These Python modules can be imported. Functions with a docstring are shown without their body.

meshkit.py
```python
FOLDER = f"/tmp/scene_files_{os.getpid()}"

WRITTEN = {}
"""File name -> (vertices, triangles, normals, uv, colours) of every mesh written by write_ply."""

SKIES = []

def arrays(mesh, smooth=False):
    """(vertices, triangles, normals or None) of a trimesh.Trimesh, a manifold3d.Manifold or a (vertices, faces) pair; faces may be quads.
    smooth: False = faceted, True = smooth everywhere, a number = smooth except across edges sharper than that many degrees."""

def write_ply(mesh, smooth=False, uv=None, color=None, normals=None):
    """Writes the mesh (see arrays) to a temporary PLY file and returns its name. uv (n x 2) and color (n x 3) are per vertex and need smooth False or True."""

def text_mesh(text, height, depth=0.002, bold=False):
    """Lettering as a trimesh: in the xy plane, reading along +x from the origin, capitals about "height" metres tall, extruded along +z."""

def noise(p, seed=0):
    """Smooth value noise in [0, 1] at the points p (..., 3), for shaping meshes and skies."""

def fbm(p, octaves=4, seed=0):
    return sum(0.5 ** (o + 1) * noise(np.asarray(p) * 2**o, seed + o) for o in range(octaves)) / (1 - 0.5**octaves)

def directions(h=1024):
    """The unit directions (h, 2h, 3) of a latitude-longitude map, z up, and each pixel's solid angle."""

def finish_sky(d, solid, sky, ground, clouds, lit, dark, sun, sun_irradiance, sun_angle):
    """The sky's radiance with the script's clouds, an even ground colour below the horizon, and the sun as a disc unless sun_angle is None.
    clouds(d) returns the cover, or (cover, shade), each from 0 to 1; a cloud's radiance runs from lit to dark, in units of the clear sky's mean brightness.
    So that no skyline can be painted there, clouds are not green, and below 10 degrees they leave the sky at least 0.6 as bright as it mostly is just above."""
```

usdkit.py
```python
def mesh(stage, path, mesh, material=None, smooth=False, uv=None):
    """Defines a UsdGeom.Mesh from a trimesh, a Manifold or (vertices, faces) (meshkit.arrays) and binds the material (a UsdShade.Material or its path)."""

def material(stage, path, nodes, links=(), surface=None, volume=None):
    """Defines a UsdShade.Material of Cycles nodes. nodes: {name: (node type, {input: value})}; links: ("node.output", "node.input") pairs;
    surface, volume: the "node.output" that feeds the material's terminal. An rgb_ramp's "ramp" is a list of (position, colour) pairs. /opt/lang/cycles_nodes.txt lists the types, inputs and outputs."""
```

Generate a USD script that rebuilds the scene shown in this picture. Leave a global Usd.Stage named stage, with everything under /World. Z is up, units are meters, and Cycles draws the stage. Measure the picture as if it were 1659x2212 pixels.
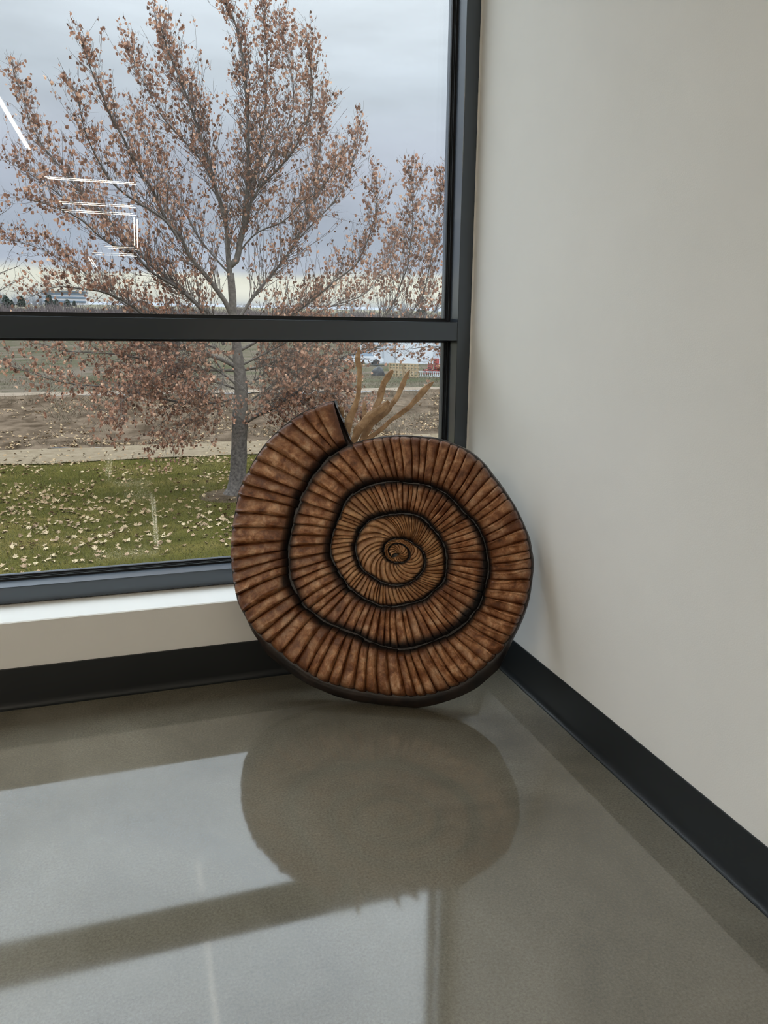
import math, random
import numpy as np
import trimesh
import usdkit, meshkit
from pxr import Gf, Sdf, Usd, UsdGeom, UsdLux, UsdShade, Vt
from scipy.interpolate import PchipInterpolator

random.seed(7)
RNG = np.random.default_rng(7)
stage = Usd.Stage.CreateInMemory()
UsdGeom.SetStageUpAxis(stage, "Z")
UsdGeom.SetStageMetersPerUnit(stage, 1.0)
UsdGeom.Xform.Define(stage, "/World")

# ------------------------------------------------------------------ camera
W_PX, H_PX = 1659, 2212
FPX = 1598.76
YAW, PITCH, ROLL = 0.31322, -0.23232, 0.007887
CAM = np.array([-1.21442, -2.67627, 1.2])
_cy, _sy, _cp, _sp = math.cos(YAW), math.sin(YAW), math.cos(PITCH), math.sin(PITCH)
FWD = np.array([_sy * _cp, _cy * _cp, _sp])
_r0 = np.array([_cy, -_sy, 0.0])
_u0 = np.cross(_r0, FWD)
RIGHT = math.cos(ROLL) * _r0 + math.sin(ROLL) * _u0
UP = -math.sin(ROLL) * _r0 + math.cos(ROLL) * _u0
cam = UsdGeom.Camera.Define(stage, "/World/camera")
cam.CreateHorizontalApertureAttr(36.0)
cam.CreateFocalLengthAttr(FPX * 36.0 / W_PX)
cam.CreateClippingRangeAttr(Gf.Vec2f(0.05, 5000))
_m = np.eye(4)
_m[0, :3], _m[1, :3], _m[2, :3], _m[3, :3] = RIGHT, UP, -FWD, CAM
cam.AddTransformOp().Set(Gf.Matrix4d(*_m.ravel().tolist()))
cam.CreateExposureAttr(0.0)

# ------------------------------------------------------------------ sky (overcast, brighter towards the zenith)
SKY_GAIN = 1.0
sky_mat = usdkit.material(stage, "/World/Looks/overcast_sky", {
    "g": ("geometry", {}),
    "s": ("separate_xyz", {}),
    "zc": ("math", {"math_type": "maximum", "value2": 0.0}),
    "base": ("rgb_ramp", {"ramp": [
        (0.0, (0.60, 0.62, 0.68)), (0.034, (0.62, 0.66, 0.74)), (0.045, (0.86, 0.86, 0.80)), (0.055, (1.02, 1.0, 0.90)),
        (0.070, (1.02, 1.0, 0.88)), (0.080, (0.58, 0.63, 0.76)), (0.12, (0.50, 0.56, 0.69)), (0.20, (0.60, 0.64, 0.77)), (0.28, (0.72, 0.79, 0.90)),
        (0.40, (1.12, 1.20, 1.32)), (0.60, (2.55, 2.82, 3.16)), (1.0, (3.75, 4.12, 4.6))]}),
    "wob": ("noise_texture", {"scale": 3.0, "detail": 4.0}),
    "wm": ("math", {"math_type": "multiply_add", "value2": 0.020, "value3": -0.0100}),
    "add": ("math", {"math_type": "add"}),
    "map": ("mapping", {"scale": (2.2, 2.2, 11.0)}),
    "cl": ("noise_texture", {"scale": 1.3, "detail": 6.0, "roughness": 0.55}),
    "cr": ("map_range", {"from_min": 0.30, "from_max": 0.70, "to_min": 0.86, "to_max": 1.12}),
    "mul": ("mix", {"mix_type": "multiply", "fac": 1.0}),
    "bg": ("background_shader", {"strength": SKY_GAIN}),
}, [("g.position", "s.vector"), ("g.position", "map.vector"), ("map.vector", "cl.vector"), ("map.vector", "wob.vector"),
    ("wob.fac", "wm.value1"), ("s.z", "zc.value1"), ("zc.value", "add.value1"), ("wm.value", "add.value2"),
    ("add.value", "base.fac"), ("cl.fac", "cr.value"), ("base.color", "mul.color1"), ("cr.result", "mul.color2"),
    ("mul.color", "bg.color")], surface="bg.background")
dome = UsdLux.DomeLight.Define(stage, "/World/sky")
dome.CreateIntensityAttr(1.0)
UsdShade.MaterialBindingAPI.Apply(dome.GetPrim()).Bind(sky_mat)

LAMP_STRENGTH = 32.0          # the hall's linear ceiling lights and the added fill rows (built with their fixtures below)
LAMP_COLOR = (1.0, 0.90, 0.76)

# ------------------------------------------------------------------ helpers
_names = {}


def numbered(parent, name):
    k = (parent, name)
    n = _names.get(k, 0)
    _names[k] = n + 1
    return f"{parent}/{name}" + (f"_{n:03d}" if n else "")


def tag(prim, label=None, category=None, group=None, kind=None):
    p = prim.GetPrim() if hasattr(prim, "GetPrim") else prim
    for k, v in (("label", label), ("category", category), ("group", group), ("kind", kind)):
        if v:
            p.SetCustomDataByKey(k, v)
    return p


def path_of(parent):
    return "/World" if parent is None else (parent if isinstance(parent, str) else str(parent.GetPath()))


def thing(name, loc=(0, 0, 0), rotz=0.0, scale=None, label=None, category=None, group=None, kind=None):
    x = UsdGeom.Xform.Define(stage, numbered("/World", name))
    x.AddTranslateOp().Set(Gf.Vec3d(*map(float, loc)))
    if rotz:
        x.AddRotateZOp().Set(float(rotz))
    if scale is not None:
        x.AddScaleOp().Set(Gf.Vec3f(*map(float, scale)))
    return tag(x, label, category, group, kind)


def obj(name, mesh, mat, parent=None, smooth=False, normals=None, tone=None, at=None):
    path = numbered(path_of(parent), name)
    if at is not None:
        v, f, _ = meshkit.arrays(mesh)
        mesh = (v - np.asarray(at), f)
    m = usdkit.mesh(stage, path, mesh, mat, smooth=False if normals is not None else smooth)
    if normals is not None:
        m.CreateNormalsAttr(Vt.Vec3fArray.FromNumpy(np.asarray(normals, np.float32)))
        m.SetNormalsInterpolation("vertex")
    if tone is not None:
        for nm, arr in tone.items():
            UsdGeom.PrimvarsAPI(m).CreatePrimvar(nm, Sdf.ValueTypeNames.FloatArray, "vertex").Set(Vt.FloatArray.FromNumpy(np.asarray(arr, np.float32)))
    return m.GetPrim()


def copy_of(proto_path, name, loc, rot=(0, 0, 0), scale=1.0, label=None, category=None, group=None):
    x = UsdGeom.Xform.Define(stage, numbered("/World", name))
    x.AddTranslateOp().Set(Gf.Vec3d(*map(float, loc)))
    x.AddRotateXYZOp().Set(Gf.Vec3f(*map(float, rot)))
    x.AddScaleOp().Set(Gf.Vec3f(scale, scale, scale) if np.isscalar(scale) else Gf.Vec3f(*map(float, scale)))
    p = x.GetPrim()
    p.GetReferences().AddInternalReference(Sdf.Path(proto_path))
    p.SetInstanceable(True)
    return tag(p, label, category, group)


def box(x0, x1, y0, y1, z0, z1, bevel=0.0):
    if bevel <= 0:
        m = trimesh.creation.box([x1 - x0, y1 - y0, z1 - z0])
        m.apply_translation([(x0 + x1) / 2, (y0 + y1) / 2, (z0 + z1) / 2])
        return m
    b = bevel
    pts = []
    for sx, x in ((1, x0), (-1, x1)):
        for sy, y in ((1, y0), (-1, y1)):
            for sz, z in ((1, z0), (-1, z1)):
                pts += [(x + sx * b, y + sy * b, z), (x + sx * b, y, z + sz * b), (x, y + sy * b, z + sz * b)]
    return trimesh.convex.convex_hull(np.array(pts))


def prism_x(profile, x0, x1):
    """profile: list of (y, z), counter-clockwise seen from +x; swept along x."""
    return sweep_profile(profile, lambda p, a: (a, p[0], p[1]), x0, x1)


def sweep_profile(profile, put, a0, a1):
    n = len(profile)
    v = np.array([put(p, a0) for p in profile] + [put(p, a1) for p in profile], float)
    f = []
    for i in range(n):
        j = (i + 1) % n
        f += [(i, j, n + j), (i, n + j, n + i)]
    from shapely.geometry import Polygon
    tri_v, tri_f = trimesh.creation.triangulate_polygon(Polygon(profile), engine="earcut")
    idx = [int(np.argmin([(q[0] - p[0]) ** 2 + (q[1] - p[1]) ** 2 for p in profile])) for q in tri_v]
    for a, b, c in tri_f:
        f += [(idx[a], idx[b], idx[c]), (n + idx[a], n + idx[c], n + idx[b])]
    m = trimesh.Trimesh(v, np.array(f), process=False)
    m.fix_normals()
    return m


def frames(p):
    t = np.gradient(p, axis=0)
    t /= np.linalg.norm(t, axis=1, keepdims=True) + 1e-12
    a = np.cross(t[0], [0, 0, 1.0] if abs(t[0][2]) < 0.9 else [1.0, 0, 0])
    a /= np.linalg.norm(a)
    A = [a]
    for i in range(1, len(p)):
        a = A[-1] - t[i] * (A[-1] @ t[i])
        A.append(a / (np.linalg.norm(a) + 1e-12))
    A = np.array(A)
    return t, A, np.cross(t, A)


def tube(p, r, sides=6, cap=True):
    p = np.asarray(p, float)
    r = np.broadcast_to(np.asarray(r, float), (len(p),))
    t, a, b = frames(p)
    ang = np.arange(sides) * 2 * np.pi / sides
    v = (p[:, None] + r[:, None, None] * (np.cos(ang)[None, :, None] * a[:, None] + np.sin(ang)[None, :, None] * b[:, None])).reshape(-1, 3)
    i, j = np.meshgrid(np.arange(len(p) - 1), np.arange(sides), indexing="ij")
    q = np.stack([i * sides + j, i * sides + (j + 1) % sides, (i + 1) * sides + (j + 1) % sides, (i + 1) * sides + j], -1).reshape(-1, 4)
    f = np.vstack([q[:, [0, 1, 2]], q[:, [0, 2, 3]]])
    if cap:
        n = len(v)
        v = np.vstack([v, p[0], p[-1]])
        k = np.arange(sides)
        e = (len(p) - 1) * sides
        f = np.vstack([f, np.stack([np.full(sides, n), (k + 1) % sides, k], 1), np.stack([np.full(sides, n + 1), e + k, e + (k + 1) % sides], 1)])
    return v, f


class MB:
    def __init__(self):
        self.v, self.f, self.n, self.t = [], [], 0, []

    def add(self, m, tone=0.5):
        v, f = (np.asarray(m.vertices), np.asarray(m.faces)) if hasattr(m, "vertices") else m
        self.v.append(np.asarray(v)); self.f.append(np.asarray(f) + self.n); self.t.append(np.full(len(v), tone))
        self.n += len(v)
        return self

    def mesh(self):
        return np.vstack(self.v), np.vstack(self.f)

    def tone(self):
        return np.concatenate(self.t)


def ray(px, py):
    return FWD + (px - W_PX / 2) / FPX * RIGHT - (py - H_PX / 2) / FPX * UP


def at_y(px, py, y):
    v = ray(px, py)
    return CAM + v * ((y - CAM[1]) / v[1])


def at_z(px, py, z):
    v = ray(px, py)
    return CAM + v * ((z - CAM[2]) / v[2])


def on_plane(px, py, o, n):
    v = ray(px, py)
    return CAM + v * (((o - CAM) @ n) / (v @ n))


def smoothline(pts, n):
    pts = np.asarray(pts, float)
    s = np.concatenate([[0], np.cumsum(np.linalg.norm(np.diff(pts, axis=0), axis=1))])
    if len(pts) < 3:
        return np.stack([np.interp(np.linspace(0, s[-1], n), s, pts[:, k]) for k in range(pts.shape[1])], 1)
    return PchipInterpolator(s, pts)(np.linspace(0, s[-1], n))


# ------------------------------------------------------------------ materials
def mat(name, nodes, links=(), surface="p.BSDF"):
    return usdkit.material(stage, "/World/Looks/" + name, nodes, links, surface=surface)


def plain(name, color, rough=0.5, **kw):
    return mat(name, {"p": ("principled_bsdf", {"base_color": color, "roughness": rough, **kw})})


def mottled(name, c0, c1, scale=8.0, rough=0.6, detail=5.0, bump=0.0, bump_scale=60.0, dist=0.002, lo=0.35, hi=0.65, **kw):
    nodes = {"g": ("geometry", {}), "n": ("noise_texture", {"scale": scale, "detail": detail, "roughness": 0.6}),
             "r": ("rgb_ramp", {"ramp": [(lo, c0), (hi, c1)]}), "p": ("principled_bsdf", {"roughness": rough, **kw})}
    links = [("g.position", "n.vector"), ("n.fac", "r.fac"), ("r.color", "p.base_color")]
    if bump:
        nodes |= {"n2": ("noise_texture", {"scale": bump_scale, "detail": 3.0}), "b": ("bump", {"strength": bump, "distance": dist})}
        links += [("g.position", "n2.vector"), ("n2.fac", "b.height"), ("b.normal", "p.normal")]
    return mat(name, nodes, links)


M_wall = mottled("painted_drywall", (0.865, 0.846, 0.806), (0.885, 0.866, 0.826), scale=3.0, rough=0.62, bump=0.25, bump_scale=260.0, dist=0.0008, specular_ior_level=0.35)
M_ceiling = plain("ceiling_paint", (0.84, 0.83, 0.81), 0.9)
M_frame = plain("dark_aluminium", (0.050, 0.063, 0.078), 0.34, metallic=0.75, specular_ior_level=0.5, coat_weight=0.8, coat_roughness=0.16, coat_ior=1.6)
M_gasket = plain("black_gasket", (0.010, 0.012, 0.015), 0.5)
M_base = plain("black_rubber_base", (0.010, 0.012, 0.013), 0.42, specular_ior_level=0.5)
M_white = plain("fixture_housing", (0.7, 0.7, 0.7), 0.5)
M_lamp = mat("lamp_diffuser", {"e": ("emission", {"color": LAMP_COLOR, "strength": LAMP_STRENGTH})}, surface="e.emission")
M_lamp_dim = mat("lamp_diffuser_dimmed", {"e": ("emission", {"color": LAMP_COLOR, "strength": LAMP_STRENGTH * 0.45})}, surface="e.emission")
M_glass = mat("window_glass", {
    "lw": ("layer_weight", {"blend": 0.5}), "p5": ("math", {"math_type": "power", "value2": 5.0}),
    "fr": ("math", {"math_type": "multiply_add", "value2": 0.93, "value3": 0.030, "use_clamp": True}),
    "t": ("transparent_bsdf", {"color": (0.965, 0.975, 0.97)}), "gl": ("glossy_bsdf", {"color": (1, 1, 1), "roughness": 0.0}), "m": ("mix_closure", {})},
    [("lw.facing", "p5.value1"), ("p5.value", "fr.value1"), ("fr.value", "m.fac"), ("t.BSDF", "m.closure1"), ("gl.BSDF", "m.closure2")], surface="m.closure")
M_floor = mat("polished_concrete", {
    "g": ("geometry", {}),
    "n1": ("noise_texture", {"scale": 1.6, "detail": 7.0, "roughness": 0.62, "distortion": 0.6}),
    "r1": ("rgb_ramp", {"ramp": [(0.30, (0.105, 0.092, 0.068)), (0.50, (0.150, 0.132, 0.098)), (0.68, (0.185, 0.165, 0.126))]}),
    "n2": ("noise_texture", {"scale": 170.0, "detail": 4.0, "roughness": 0.75}),
    "r2": ("map_range", {"from_min": 0.3, "from_max": 0.7, "to_min": 0.70, "to_max": 1.27}),
    "mx": ("mix", {"mix_type": "multiply", "fac": 1.0}),
    "v": ("voronoi_texture", {"scale": 55.0, "randomness": 1.0}),
    "vm": ("map_range", {"from_min": 0.03, "from_max": 0.07, "to_min": 1.0, "to_max": 0.0, "clamp": True}),
    "vn": ("noise_texture", {"scale": 9.0, "detail": 2.0}),
    "vg": ("map_range", {"from_min": 0.56, "from_max": 0.66, "to_min": 0.0, "to_max": 0.5, "clamp": True}),
    "vf": ("math", {"math_type": "multiply"}),
    "pit": ("mix", {"mix_type": "mix", "color2": (0.30, 0.28, 0.24)}),
    "rn": ("map_range", {"from_min": 0.3, "from_max": 0.7, "to_min": 0.035, "to_max": 0.075}),
    "p": ("principled_bsdf", {"specular_ior_level": 0.75, "ior": 1.62})},
    [("g.position", "n1.vector"), ("g.position", "n2.vector"), ("g.position", "v.vector"), ("g.position", "vn.vector"), ("n1.fac", "r1.fac"), ("n2.fac", "r2.value"),
     ("r1.color", "mx.color1"), ("r2.result", "mx.color2"), ("v.distance", "vm.value"), ("vn.fac", "vg.value"), ("vm.result", "vf.value1"), ("vg.result", "vf.value2"),
     ("vf.value", "pit.fac"), ("mx.color", "pit.color1"), ("pit.color", "p.base_color"), ("n1.fac", "rn.value"), ("rn.result", "p.roughness")])


def toned(name, stops, attr="tone", rough=0.7, translucent=0.0, **kw):
    nodes = {"a": ("attribute", {"attribute": attr}), "r": ("rgb_ramp", {"ramp": stops}), "p": ("principled_bsdf", {"roughness": rough, "specular_ior_level": 0.15, **kw})}
    links = [("a.fac", "r.fac"), ("r.color", "p.base_color")]
    out = "p.BSDF"
    if translucent:
        nodes |= {"tr": ("translucent_bsdf", {}), "m": ("mix_closure", {"fac": translucent})}
        links += [("r.color", "tr.color"), ("p.BSDF", "m.closure1"), ("tr.BSDF", "m.closure2")]
        out = "m.closure"
    return mat(name, nodes, links, out)


M_leaf = toned("dry_tree_leaf", [(0.0, (0.07464, 0.04234, 0.02999)), (0.35, (0.1811, 0.0868, 0.05498)), (0.7, (0.3512, 0.1852, 0.12)), (1.0, (0.5269, 0.3387, 0.2299))], translucent=0.3, rough=0.8)
M_bark = mottled("grey_bark", (0.0468, 0.037, 0.0308), (0.1326, 0.111, 0.0945), scale=14.0, rough=0.9, bump=0.7, bump_scale=30.0, dist=0.02)
M_twig = plain("twig_bark", (0.08925, 0.0704, 0.0624), 0.85)
M_litter = toned("pale_leaf_litter", [(0.0, (0.1387, 0.0798, 0.04056)), (0.5, (0.2448, 0.1634, 0.09048)), (1.0, (0.3427, 0.2622, 0.156))], rough=0.8)
M_fallen = mat("fallen_leaf_dry", {"o": ("object_info", {}), "r": ("rgb_ramp", {"ramp": [(0.0, (0.155, 0.0874, 0.0468)), (0.4, (0.2448, 0.1634, 0.09048)), (1.0, (0.3509, 0.266, 0.1591))]}),
               "p": ("principled_bsdf", {"roughness": 0.8})}, [("o.random", "r.fac"), ("r.color", "p.base_color")])
M_lawn = mat("lawn_turf", {
    "g": ("geometry", {}), "mp": ("mapping", {"scale": (0.35, 0.9, 1.0)}),
    "n1": ("noise_texture", {"scale": 1.0, "detail": 5.0, "roughness": 0.6}),
    "r1": ("rgb_ramp", {"ramp": [(0.32, (0.04192, 0.04102, 0.009719)), (0.50, (0.06706, 0.05967, 0.01518)), (0.66, (0.1047, 0.08054, 0.02611))]}),
    "n2": ("noise_texture", {"scale": 45.0, "detail": 3.0}), "r2": ("map_range", {"from_min": 0.3, "from_max": 0.7, "to_min": 0.65, "to_max": 1.3}),
    "mx": ("mix", {"mix_type": "multiply", "fac": 1.0}), "b": ("bump", {"strength": 0.8, "distance": 0.03}),
    "p": ("principled_bsdf", {"roughness": 0.95, "specular_ior_level": 0.0})},
    [("g.position", "mp.vector"), ("mp.vector", "n1.vector"), ("g.position", "n2.vector"), ("n1.fac", "r1.fac"), ("n2.fac", "r2.value"), ("r1.color", "mx.color1"),
     ("r2.result", "mx.color2"), ("mx.color", "p.base_color"), ("n2.fac", "b.height"), ("b.normal", "p.normal")])
M_blade = toned("grass_blade", [(0.0, (0.03352, 0.03728, 0.007896)), (0.5, (0.06539, 0.05967, 0.01458)), (1.0, (0.1341, 0.1007, 0.03645))], translucent=0.25)
M_path = mottled("gravel", (0.129, 0.09804, 0.0648), (0.174, 0.1368, 0.0948), scale=2.5, rough=0.95, bump=0.5, bump_scale=30.0, dist=0.02, specular_ior_level=0.0)
M_bank = mottled("bare_bank_earth", (0.04, 0.02774, 0.01824), (0.124, 0.08979, 0.06308), scale=1.1, rough=0.95, bump=0.8, bump_scale=6.0, dist=0.08, detail=9.0, lo=0.36, hi=0.66, specular_ior_level=0.0)
M_track = mottled("dirt_track", (0.144, 0.1122, 0.0828), (0.1908, 0.151, 0.1166), scale=1.0, rough=0.95, specular_ior_level=0.0)
M_field = mottled("rough_field_grass", (0.04292, 0.0448, 0.024), (0.0999, 0.0784, 0.062), scale=0.22, rough=0.95, detail=9.0, bump=0.5, bump_scale=3.0, dist=0.1, specular_ior_level=0.0)
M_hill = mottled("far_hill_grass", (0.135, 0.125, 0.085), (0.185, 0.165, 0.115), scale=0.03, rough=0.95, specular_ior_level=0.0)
M_weed = toned("dry_weed", [(0.0, (0.04675, 0.04264, 0.02)), (0.5, (0.1062, 0.082, 0.055)), (1.0, (0.1827, 0.1394, 0.1))], rough=0.9)
M_brush = toned("bare_brush", [(0.0, (0.08, 0.0624, 0.0624)), (0.5, (0.112, 0.0896, 0.088)), (1.0, (0.144, 0.124, 0.12))], rough=0.9)
M_ever = toned("far_evergreen", [(0.0, (0.030, 0.042, 0.036)), (1.0, (0.075, 0.092, 0.080))], rough=0.9)
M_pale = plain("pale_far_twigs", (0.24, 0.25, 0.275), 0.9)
M_metal = plain("white_metal_siding", (0.40, 0.415, 0.44), 0.5)
M_trim = plain("grey_siding_joint", (0.25, 0.265, 0.285), 0.6)
M_pallet = mottled("pallet_wood", (0.27, 0.19, 0.105), (0.36, 0.26, 0.155), scale=3.0, rough=0.8)
M_tarp = plain("black_tarp", (0.012, 0.013, 0.016), 0.55)
M_red = plain("red_plastic", (0.28, 0.06, 0.048), 0.5)
M_whitep = plain("white_plastic", (0.5, 0.51, 0.53), 0.5)
M_office = plain("far_office_wall", (0.442, 0.425, 0.4335), 0.8)
M_officeglass = plain("far_office_glazing", (0.12, 0.156, 0.198), 0.3)

# sculpture: brown stained skin, with the artist's black paint along sutures and rims carried as a mesh attribute; edge carries dark rib ends and painted-in rib shade
def shell_material(name, ramp, scale, distortion):
    return mat(name, {
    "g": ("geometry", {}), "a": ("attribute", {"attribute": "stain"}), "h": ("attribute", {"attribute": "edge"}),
    "n1": ("noise_texture", {"scale": scale, "detail": 6.0, "roughness": 0.62, "distortion": distortion}),
    "r1": ("rgb_ramp", {"ramp": ramp}),
    "n2": ("noise_texture", {"scale": 70.0, "detail": 5.0, "roughness": 0.65}),
    "r2": ("map_range", {"from_min": 0.3, "from_max": 0.7, "to_min": 0.70, "to_max": 1.22}),
    "mx": ("mix", {"mix_type": "multiply", "fac": 1.0}),
    "ns": ("math", {"math_type": "multiply_add", "value2": 0.9, "value3": -0.45}),
    "sa": ("math", {"math_type": "add"}),
    "sr": ("map_range", {"from_min": 0.30, "from_max": 0.95, "to_min": 0.0, "to_max": 1.0, "clamp": True}),
    "dk": ("mix", {"mix_type": "mix", "color2": (0.013, 0.0095, 0.0085)}),
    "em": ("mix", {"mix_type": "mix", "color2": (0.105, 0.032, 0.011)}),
    "b": ("bump", {"strength": 0.55, "distance": 0.004}), "rg": ("map_range", {"from_min": 0.0, "from_max": 0.7, "to_min": 0.36, "to_max": 0.85, "clamp": True}),
    "p": ("principled_bsdf", {"roughness": 0.36, "specular_ior_level": 0.5})},
    [("g.position", "n1.vector"), ("g.position", "n2.vector"), ("n1.fac", "r1.fac"), ("n2.fac", "r2.value"), ("r1.color", "mx.color1"), ("r2.result", "mx.color2"),
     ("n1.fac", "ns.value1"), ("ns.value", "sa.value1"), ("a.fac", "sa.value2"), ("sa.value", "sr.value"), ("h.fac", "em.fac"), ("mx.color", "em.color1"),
     ("em.color", "dk.color1"), ("sr.result", "dk.fac"), ("dk.color", "p.base_color"), ("sr.result", "rg.value"), ("rg.result", "p.roughness"), ("n2.fac", "b.height"), ("b.normal", "p.normal")])


M_shell = shell_material("stained_shell", [(0.33, (0.125, 0.040, 0.012)), (0.43, (0.265, 0.100, 0.036)), (0.53, (0.46, 0.215, 0.095)), (0.65, (0.70, 0.42, 0.245))], 24.0, 0.35)
M_shell_fine = shell_material("stained_shell_inner", [(0.30, (0.24, 0.100, 0.036)), (0.48, (0.45, 0.225, 0.098)), (0.68, (0.66, 0.39, 0.20))], 34.0, 0.0)
M_shellside = mottled("black_painted_rim", (0.010, 0.008, 0.008), (0.040, 0.026, 0.020), scale=14.0, rough=0.38, bump=0.4, bump_scale=40.0, dist=0.004)
M_tent = mottled("crumpled_brown_paper", (0.308, 0.182, 0.0943), (0.588, 0.39, 0.2242), scale=26.0, rough=0.55, bump=0.5, bump_scale=70.0, dist=0.003)

# ------------------------------------------------------------------ room shell
ZS, FW, G1, GI, GG = 0.2981, 0.0588, 0.0785, 0.0152, 0.1069
ZM1, ZM2 = 1.2565, 1.1873
KN = 0.187                     # knee wall face (towards the room)
CEIL, X_LEFT, Y_BACK, HEAD = 3.6, -13.0, -29.0, 3.5


def struct(name, mesh, m, label=None, category=None, smooth=False):
    return tag(obj(name, mesh, m, None, smooth), label, category, None, "structure")


struct("floor", box(X_LEFT - .15, 0.15, Y_BACK - .15, 0.0, -0.12, 0.0), M_floor, "polished grey brown concrete floor with sky reflections", "floor")
struct("ceiling", box(X_LEFT - .15, 0.15, Y_BACK - .15, 0.12, CEIL, CEIL + 0.12), M_ceiling, "plain white ceiling over the hall", "ceiling")
struct("wall_right", box(0.0, 0.15, Y_BACK, 0.15, 0.0, CEIL), M_wall, "tall plain off-white wall beside the window", "wall")
struct("wall_left", box(X_LEFT - .15, X_LEFT, Y_BACK, 0.15, 0.0, CEIL), M_wall, "off-white wall on the far side of the hall", "wall")
struct("wall_rear", box(X_LEFT, 0.0, Y_BACK - .15, Y_BACK, 0.0, CEIL), M_wall, "off-white end wall behind the camera", "wall")
struct("wall_front", prism_x([(-KN, 0.0), (0.15, 0.0), (0.15, ZS - 0.004), (-0.001, ZS - 0.004), (-KN + 0.004, ZS), (-KN, ZS - 0.003)], X_LEFT, 0.0), M_wall,
       "low off-white knee wall with a ledge under the window", "wall")
struct("trim_1", box(X_LEFT, 0.0, -0.02, 0.15, HEAD, CEIL), M_wall, "white header above the window", "wall")


def cove(t=0.006, h=0.1409, toe=0.017):
    """(distance from wall, height): thin rubber base whose foot curves outwards."""
    out = [(0.0, 0.0), (toe, 0.0), (toe, 0.003)]
    for i in range(1, 8):
        a = i / 7 * math.pi / 2
        out.append((t + (toe - t) * (1 - math.sin(a)), 0.003 + 0.024 * (1 - math.cos(a))))
    return out + [(t, h - 0.003), (t - 0.002, h), (0.0, h)]


bf = sweep_profile([(-KN - p[0], p[1]) for p in cove()], lambda p, a: (a, p[0], p[1]), X_LEFT, 0.0)
struct("baseboard_front", bf, M_base, "black rubber baseboard below the window ledge", "baseboard", 40)
br = sweep_profile([(-p[0], p[1]) for p in cove(0.005)], lambda p, a: (p[0], a, p[1]), Y_BACK, -KN)
struct("baseboard_right", br, M_base, "black rubber baseboard along the tall off-white wall", "baseboard", 40)

# ------------------------------------------------------------------ windows
OUT = 0.17
BAYS = [(-2.45, 0.0), (-4.95, -2.45), (-7.45, -4.95), (-9.95, -7.45), (-12.45, -9.95)]


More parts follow.
